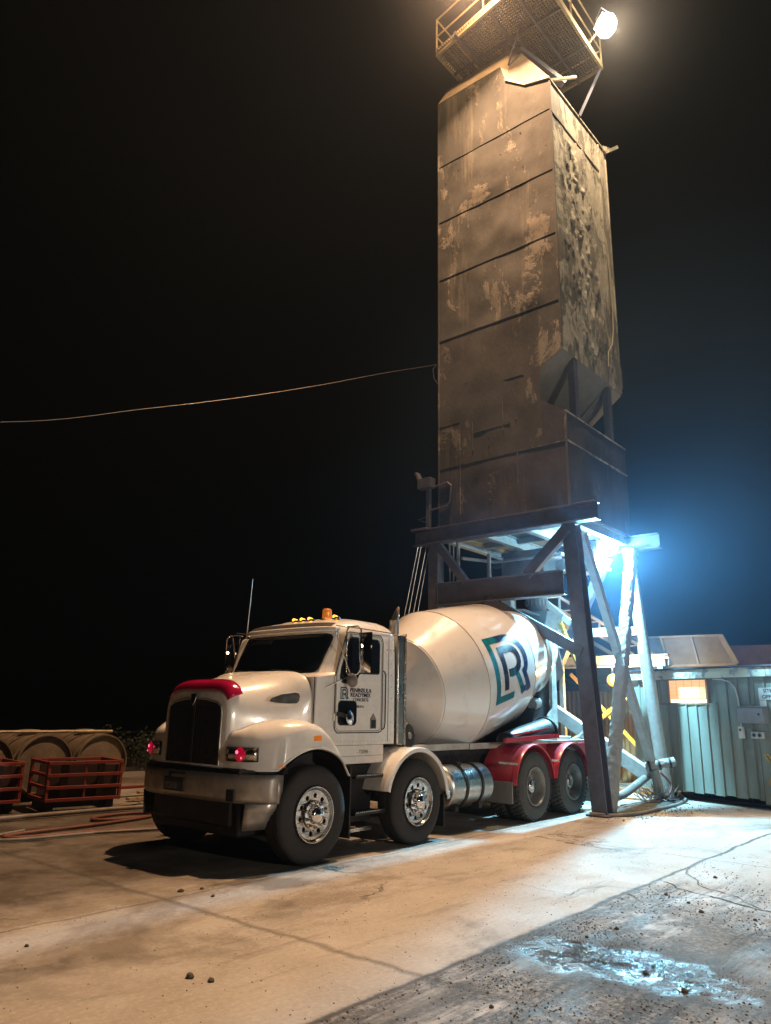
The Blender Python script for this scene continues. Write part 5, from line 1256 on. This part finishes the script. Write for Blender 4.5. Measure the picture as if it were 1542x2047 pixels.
# ================================================================== GROUND
def ground_material():
    m = bpy.data.materials.new('yard_concrete'); m.use_nodes = True; t = m.node_tree; n = t.nodes; b = n['Principled BSDF']; L = t.links.new
    ge = n.new('ShaderNodeNewGeometry'); sep = n.new('ShaderNodeSeparateXYZ'); L(ge.outputs['Position'], sep.inputs[0])
    X, Y = sep.outputs[0], sep.outputs[1]
    def val(node, i, v):
        if isinstance(v, (int, float)): node.inputs[i].default_value = v
        else: L(v, node.inputs[i])
    def ma(op, a, c=0, d=0, clamp=False):
        x = n.new('ShaderNodeMath'); x.operation = op; x.use_clamp = clamp; val(x, 0, a); val(x, 1, c)
        if op in ('MULTIPLY_ADD',): val(x, 2, d)
        return x.outputs[0]
    def mr(s, a, c, o0=0, o1=1, smooth=False):
        x = n.new('ShaderNodeMapRange'); x.inputs[1].default_value = a; x.inputs[2].default_value = c; x.inputs[3].default_value = o0; x.inputs[4].default_value = o1
        if smooth: x.interpolation_type = 'SMOOTHSTEP'
        L(s, x.inputs[0]); return x.outputs[0]
    def mix(f, a, c):
        x = n.new('ShaderNodeMix'); x.data_type = 'RGBA'; val(x, 0, f)
        for i, v in ((6, a), (7, c)):
            if isinstance(v, tuple): x.inputs[i].default_value = (*v, 1)
            else: L(v, x.inputs[i])
        return x.outputs[2]
    def ns(scale, det=6, rough=.6, rot=0, sx=1, sy=1, off=0, dist=0):
        mp = n.new('ShaderNodeMapping'); mp.vector_type = 'POINT'; mp.inputs['Rotation'].default_value = (0, 0, rot); mp.inputs['Scale'].default_value = (sx, sy, 1); mp.inputs['Location'].default_value = (off, off*.37, 0)
        L(ge.outputs['Position'], mp.inputs[0]); x = n.new('ShaderNodeTexNoise'); x.inputs['Scale'].default_value = scale; x.inputs['Detail'].default_value = det; x.inputs['Roughness'].default_value = rough; x.inputs['Distortion'].default_value = dist
        L(mp.outputs[0], x.inputs['Vector']); return x.outputs[0]
    wob = ma('MULTIPLY', ma('SUBTRACT', ns(1.3, 6, .7), .5), .16); wob2 = ma('MULTIPLY', ma('SUBTRACT', ns(1.7, 7, .75, off=9), .5), .22)
    Yw, Xw = ma('ADD', Y, wob), ma('ADD', X, wob2)
    def line(c_, pos, w_, soft): return mr(ma('ABSOLUTE', ma('SUBTRACT', c_, pos)), w_, w_+soft, 1, 0)
    big = ns(.35, 6, .6, off=2); mid = ns(1.6, 8, .68, off=5); fine = ns(26, 5, .75); grit = ns(90, 3, .8)
    streak = ns(1.0, 8, .72, rot=.86, sx=.45, sy=3.6, off=4, dist=.3)      # drag marks along the tyre tracks
    streak2 = ns(1.0, 7, .75, rot=.05, sx=.5, sy=3.0, off=14, dist=.2)
    base = mix(mr(big, .35, .65), (.33, .31, .285), (.46, .44, .405))
    base = mix(mr(mid, .40, .70, 0, .55), base, (.33, .30, .26))
    base = mix(mr(streak, .56, .66, 0, .55), base, (.20, .17, .135))
    base = mix(ma('MULTIPLY', mr(ns(.5, 9, .75, rot=.1, sx=.6, sy=1.4, off=40), .50, .60, 0, .7), mr(Y, -2.6, -1.2)), base, (.19, .155, .12))
    base = mix(mr(streak2, .60, .70, 0, .5), base, (.26, .23, .19))
    base = mix(mr(fine, .50, .66, 0, .35), base, (.24, .215, .18))
    base = mix(mr(fine, .46, .34, 0, .35), base, (.62, .59, .54))
    base = mix(mr(grit, .62, .72, 0, .45), base, (.16, .14, .12))
    base = mix(mr(grit, .38, .28, 0, .35), base, (.66, .63, .58))
    # dirt beyond the near joint, and the mask of the dim left yard
    near = mr(Yw, -2.96, -3.06); far_ = ma('MULTIPLY', mr(ma('ADD', Y, ma('MULTIPLY', ma('SUBTRACT', mid, .5), 1.6)), -.15, .9), mr(X, 2.4, .6))
    dm = ma('MULTIPLY', near, mr(ma('ADD', streak, ma('MULTIPLY', ma('SUBTRACT', mid, .5), .8)), .36, .50, .12, 1))
    wedge = mr(ma('SUBTRACT', X, ma('MULTIPLY', Y, -.9)), -1.2, -2.9)     # muddier towards the photographer
    dm = ma('MULTIPLY', dm, mr(ma('ADD', ma('MULTIPLY', X, 1.0), ma('MULTIPLY', Y, -.0)), 2.6, .6, .0, 1), clamp=True)
    crumb = ma('MAXIMUM', mr(ns(22, 6, .85, off=6), .47, .53), mr(ns(7, 8, .85, off=16), .50, .56))
    dmc = ma('MULTIPLY', dm, ma('MULTIPLY_ADD', crumb, .62, .36))
    base = mix(ma('MULTIPLY', dmc, .96), base, mix(mr(fine, .35, .65), (.016, .013, .011), (.058, .048, .038)))
    sk = ma('MULTIPLY', ma('MULTIPLY', near, mr(ns(1.0, 9, .78, rot=.86, sx=.35, sy=4.2, off=77, dist=.3), .48, .57)), mr(X, 3.2, 1.2))
    base = mix(ma('MULTIPLY', sk, mr(fine, .35, .6, .45, .95)), base, (.020, .016, .013))
    base = mix(ma('MULTIPLY', far_, mr(mid, .3, .6, .62, .95)), base, (.055, .043, .031))  # dusty left yard, painted darker still where the lamp light falls off
    soak = mr(ns(.42, 8, .68, rot=.4, sx=.7, sy=1.2, off=61, dist=.4), .52, .62)
    base = mix(ma('MULTIPLY', soak, .7), base, (.12, .098, .075))
    joints = ma('MAXIMUM', ma('MAXIMUM', line(Yw, -3.02, .010, .025), ma('MULTIPLY', line(Yw, -.13, .004, .03), .55)), ma('MULTIPLY', line(Xw, -1.97, .006, .05), .6))
    joints = ma('MAXIMUM', joints, ma('MULTIPLY', ma('MAXIMUM', line(Xw, 3.6, .004, .02), line(Xw, 8.2, .004, .02)), .5))
    # crazed cracks
    vo = n.new('ShaderNodeTexVoronoi'); vo.feature = 'DISTANCE_TO_EDGE'; vo.inputs['Scale'].default_value = .42
    cm = n.new('ShaderNodeVectorMath'); cm.operation = 'ADD'; nz = n.new('ShaderNodeTexNoise'); nz.inputs['Scale'].default_value = 1.1; nz.inputs['Detail'].default_value = 7; nz.inputs['Roughness'].default_value = .7
    L(ge.outputs['Position'], nz.inputs['Vector']); L(ge.outputs['Position'], cm.inputs[0]); L(nz.outputs['Color'], cm.inputs[1]); L(cm.outputs[0], vo.inputs['Vector'])
    cr = ma('MULTIPLY', mr(vo.outputs['Distance'], .004, .010, 1, 0), mr(ns(.5, 3, .5, off=7), .54, .60))
    joints = ma('MAXIMUM', joints, ma('MULTIPLY', cr, .85))
    base = mix(ma('MULTIPLY', joints, .9), base, (.035, .028, .022))
    # pale streaky track beside the truck
    pale_track = ma('MULTIPLY', line(ma('ADD', Yw, ma('MULTIPLY', streak2, .25)), -.42, .05, .22), mr(streak2, .42, .6)); pale_track = ma('MULTIPLY', pale_track, mr(X, 0, 1.5))
    base = mix(ma('MULTIPLY', pale_track, .6), base, (.62, .60, .57))
    wetp = mr(ns(.9, 5, .6, rot=.86, sx=.55, sy=1.5, off=21), .53, .63)
    wet = ma('MULTIPLY', ma('MULTIPLY', wetp, near), .22)
    dx, dy = ma('SUBTRACT', X, -.85), ma('SUBTRACT', Y, -3.85)
    rr_ = ma('ADD', ma('MULTIPLY', ma('MULTIPLY', dx, dx), 7.0), ma('MULTIPLY', ma('MULTIPLY', dy, dy), 1.6))
    pud = mr(ma('ADD', rr_, ma('MULTIPLY', ma('SUBTRACT', mid, .5), 5.5)), 1.1, .5)
    pud = ma('MULTIPLY', pud, mr(ns(7, 5, .7, off=17), .40, .50, .15, 1))
    damp = ma('MULTIPLY', mr(ma('ADD', rr_, ma('MULTIPLY', ma('SUBTRACT', mid, .5), 5.5)), 4.2, 1.6), near)
    base = mix(ma('MULTIPLY', damp, .72), base, (.035, .029, .024))
    wet = ma('MAXIMUM', wet, pud)
    wet2 = ma('MULTIPLY', mr(ns(.8, 6, .65, off=33), .52, .62), mr(Y, -2.2, -.8)); wet2 = ma('MULTIPLY', wet2, mr(X, 3.5, 0))
    wetall = ma('MAXIMUM', wet, ma('MULTIPLY', wet2, .6))
    dk = n.new('ShaderNodeVectorMath'); dk.operation = 'SCALE'; L(base, dk.inputs[0]); dk.inputs['Scale'].default_value = .38
    base = mix(ma('MULTIPLY', wetall, .85), base, dk.outputs[0])
    L(base, b.inputs['Base Color'])
    r = n.new('ShaderNodeMix'); L(wetall, r.inputs[0]); L(mr(mid, .3, .7, .62, .85), r.inputs[2]); r.inputs[3].default_value = .07
    L(r.outputs[0], b.inputs['Roughness']); b.inputs['Specular IOR Level'].default_value = .5
    hh = ma('ADD', ma('MULTIPLY', fine, .5), ma('MULTIPLY', grit, .5)); hh = ma('MULTIPLY', hh, ma('MULTIPLY_ADD', dm, 1.6, .55))
    hh = ma('SUBTRACT', hh, ma('MULTIPLY', joints, 1.4)); hh = ma('ADD', hh, ma('MULTIPLY', mid, .5))
    hh = ma('MULTIPLY', hh, ma('MULTIPLY_ADD', wet, -.9, 1.0))
    hh = ma('ADD', hh, ma('MULTIPLY', wet, ma('MULTIPLY', ns(16, 5, .6, off=3), .62)))
    bp = n.new('ShaderNodeBump'); bp.inputs['Strength'].default_value = .55; bp.inputs['Distance'].default_value = .012; L(hh, bp.inputs['Height']); L(bp.outputs[0], b.inputs['Normal'])
    M['slab'] = m
ground_material()
mr0 = 0
M['earth'] = mat('dark_earth', (.09, .07, .05), .9, 0, .3, 1.5, bump=.4, bscale=6, col2=(.04, .035, .025))
build(MB().add([(-70, -70, -.02), (70, -70, -.02), (70, 70, -.02), (-70, 70, -.02)], [(0, 1, 2, 3)]), 'ground', 'earth', None, (0, 0, -.02), kind='structure')
build(MB().grid(lambda u, v: Vector((-14+34*u, -12+24*v, 0)), 34, 24), 'concrete_yard', 'slab', None, (0, 0, 0), kind='structure')
# cracks that open across the joint at the right
mb = MB(); rnd = random.Random(31)
def crack(pts, w0, w1):
    P_ = []
    for (a, b) in zip(pts, pts[1:]):
        a, b = Vector((*a, 0)), Vector((*b, 0)); k = max(2, int((b-a).length/.05))
        for i in range(k): P_.append(a.lerp(b, i/k)+Vector((rnd.gauss(0, .009), rnd.gauss(0, .009), 0)))
    P_.append(Vector((*pts[-1], 0))); o = len(mb.v); n_ = len(P_)
    for i, p in enumerate(P_):
        d = (P_[min(i+1, n_-1)]-P_[max(i-1, 0)]).normalized(); q = Vector((-d.y, d.x, 0)); w_ = (w0+(w1-w0)*i/n_)*rnd.uniform(.5, 1.3)
        mb.v += [tuple(p+q*w_+Vector((0, 0, .004))), tuple(p-q*w_+Vector((0, 0, .004)))]
    for i in range(n_-1): mb.f.append((o+2*i, o+2*i+1, o+2*i+3, o+2*i+2))
crack([(2.05, -3.03), (1.93, -3.2), (1.76, -3.34), (1.66, -3.65), (1.52, -3.95), (1.41, -4.24), (1.3, -4.9)], .006, .020)
crack([(2.9, -3.05), (2.6, -3.1), (2.35, -3.3), (2.04, -3.44), (1.9, -3.7), (1.8, -3.88), (1.62, -4.0), (1.48, -4.15)], .004, .007)
crack([(1.76, -3.34), (1.4, -3.3), (1.1, -3.42), (.8, -3.4)], .005, .002)
crack([(1.47, -3.1), (1.36, -2.75), (1.05, -2.62), (.75, -2.67), (.80, -2.2), (.84, -1.85)], .004, .002)
crack([(1.2, -3.05), (1.0, -3.25), (1.05, -3.5), (.9, -3.75)], .005, .003)
build(mb, 'slab_cracks', 'crackdark', None, (1.5, -3, .004), smooth=0, kind='structure')
# loose gravel and clods
mb = MB(); rnd = random.Random(21)
def clod(x, y, r):
    o = len(mb.v); vs = []
    for d in ((1, 0, 0), (-1, 0, 0), (0, 1, 0), (0, -1, 0), (0, 0, 1)):
        k = r*rnd.uniform(.6, 1.2); vs.append((x+d[0]*k, y+d[1]*k, max(0.0, d[2]*k*.8)))
    if r > .015:
        vs = []; nn_ = 7
        for h_, q_ in ((0, 1.0), (.45, 1.05), (.85, .6)):
            for k_ in range(nn_):
                a_ = 2*math.pi*k_/nn_+h_; kk = r*q_*rnd.uniform(.75, 1.15); vs.append((x+kk*math.cos(a_), y+kk*math.sin(a_), h_*r*rnd.uniform(.8, 1.1)))
        vs.append((x, y, r*.95)); fs = []
        for l_ in range(2):
            for k_ in range(nn_): fs.append((l_*nn_+k_, l_*nn_+(k_+1) % nn_, (l_+1)*nn_+(k_+1) % nn_, (l_+1)*nn_+k_))
        fs += [(2*nn_+k_, 2*nn_+(k_+1) % nn_, 3*nn_) for k_ in range(nn_)]
        mb.add(vs, fs); return
    mb.add(vs, [(0, 2, 4), (2, 1, 4), (1, 3, 4), (3, 0, 4)])
for _ in range(16000):
    x, y = rnd.uniform(-4.5, 4), rnd.uniform(-6.2, -3.03)
    if x > 2.2 and rnd.random() < .7: continue
    if noise.noise(Vector((x*.65*.45+y*.76*.45, (-x*.76+y*.65)*2.2, 4)))+rnd.gauss(0, .28) > .0: clod(x, y, rnd.uniform(.003, .012)*(1+1.1*(rnd.random() < .015)))
for _ in range(1500): clod(rnd.uniform(-5, 9), rnd.uniform(-3, 0), rnd.uniform(.003, .008))
for _ in range(700): clod(rnd.gauss(7.8, 1.0), rnd.gauss(-.75, .4), rnd.uniform(.006, .016))
for x, y, r in ((-3.0, -1.95, .03), (-2.95, -2.1, .025), (-1.7, .0, .03), (-3.4, -.6, .018), (-1.6, -.35, .02), (-1.5, -.05, .02)): clod(x, y, r)
build(mb, 'gravel', 'stone', None, (0, -3, 0), smooth=0, label='loose dark gravel and clods scattered over the slab', cat='gravel', kind='stuff')
mb = MB(); rnd = random.Random(4)
for _ in range(9000):
    a_, q = rnd.uniform(0, 2*math.pi), abs(rnd.gauss(0, .5)); dx_, dy_ = rnd.choice(((0, 0), (0, 0), (.25, .45), (-1.15, -.75)))
    x, y = -.85+dx_+q*.42*math.cos(a_)-q*.1*math.sin(a_), -3.85+dy_+q*1.0*math.sin(a_)
    if y < -3.04: clod(x, y, rnd.uniform(.002, .006))
build(mb, 'wet_gravel', 'wetstone', None, (-.85, -3.85, 0), smooth=0, label='glistening wet gravel around the puddle', cat='gravel', kind='stuff')
# broken spoil heap along the tower feet
mb = MB().grid(lambda u, v: Vector((6.6+3.2*u, -.75+.7*v, max(-.01, .05*math.sin(math.pi*u)*math.sin(math.pi*v)+.03*noise.noise(Vector((u*14, v*5, 1)))))), 60, 20)
build(mb, 'spilled_cement', 'stone', None, (8, -.4, 0), label='thin heap of spilled cement and grit between the near feet', cat='spill', kind='stuff')

# ================================================================== HAZE
if HAZE > 0:
    m = bpy.data.materials.new('haze'); m.use_nodes = True; t = m.node_tree; t.nodes.remove(t.nodes['Principled BSDF'])
    pv = t.nodes.new('ShaderNodeVolumePrincipled'); pv.inputs['Color'].default_value = (.6, .78, 1, 1); pv.inputs['Density'].default_value = HAZE; pv.inputs['Anisotropy'].default_value = .35
    t.links.new(pv.outputs[0], t.nodes['Material Output'].inputs['Volume']); M['haze'] = m
    m2 = bpy.data.materials.new('blue_tinted_mist'); m2.use_nodes = True; t = m2.node_tree; t.nodes.remove(t.nodes['Principled BSDF'])
    pv = t.nodes.new('ShaderNodeVolumePrincipled'); pv.inputs['Color'].default_value = (.30, .58, 1, 1); pv.inputs['Anisotropy'].default_value = .2  # volume tinted blue to give the glow around the cool lamp
    tc = t.nodes.new('ShaderNodeTexCoord'); ln = t.nodes.new('ShaderNodeVectorMath'); ln.operation = 'LENGTH'; t.links.new(tc.outputs['Object'], ln.inputs[0])
    mr_ = t.nodes.new('ShaderNodeMapRange'); mr_.interpolation_type = 'SMOOTHERSTEP'; mr_.inputs[1].default_value = 0; mr_.inputs[2].default_value = 1; mr_.inputs[3].default_value = 1; mr_.inputs[4].default_value = 0
    t.links.new(ln.outputs['Value'], mr_.inputs[0]); nz_ = t.nodes.new('ShaderNodeTexNoise'); nz_.inputs['Scale'].default_value = 3.2; nz_.inputs['Detail'].default_value = 3; t.links.new(tc.outputs['Object'], nz_.inputs['Vector'])
    mm = t.nodes.new('ShaderNodeMath'); mm.operation = 'MULTIPLY'; t.links.new(mr_.outputs[0], mm.inputs[0]); m3 = t.nodes.new('ShaderNodeMath'); m3.operation = 'MULTIPLY'; t.links.new(nz_.outputs[0], m3.inputs[0]); m3.inputs[1].default_value = GLOW_MIST*2
    t.links.new(m3.outputs[0], mm.inputs[1]); t.links.new(mm.outputs[0], pv.inputs['Density']); t.links.new(pv.outputs[0], t.nodes['Material Output'].inputs['Volume']); M['blue_tinted_mist'] = m2
    def dust(nm, loc, scl, label):
        mb = MB().lathe((0, 0, 0), (0, 0, 1), [(-math.cos(math.pi*k/16), max(.0001, math.sin(math.pi*k/16))) for k in range(17)], 32)
        o = build(mb, nm, 'blue_tinted_mist', None, (0, 0, 0), kind='stuff', label=label, cat='dust'); o.location = loc; o.scale = scl; return o
    m4 = m2.copy(); m4.name = 'neutral_glow_mist'; M['neutral_glow_mist'] = m4
    for nd in m4.node_tree.nodes:
        if nd.type == 'PRINCIPLED_VOLUME': nd.inputs['Color'].default_value = (.85, .85, .9, 1)
        if nd.type == 'MATH' and not nd.inputs[1].is_linked: nd.inputs[1].default_value = TOP_GLOW_MIST*2
    dust('top_glow_mist', (6.6, .2, 17.8), (5.5, 5.5, 4.5), 'added thin mist volume for the glow around the lamps at the tower top').data.materials[0] = m4  # mist added for the glow around the top lamps
    dust('lamp_glow_mist', (8.6, -.8, 5.4), (8.6, 8.6, 7.2), 'added blue-tinted mist volume for the glow around the lamp under the tower')  # mist added and tinted for the blue lamp glow
    build(MB().box((-80, -80, -1.1), (80, 80, 24)), 'haze', 'haze', None, (0, 0, 0), smooth=0, kind='stuff', label='thin night mist hanging over the yard', cat='haze')
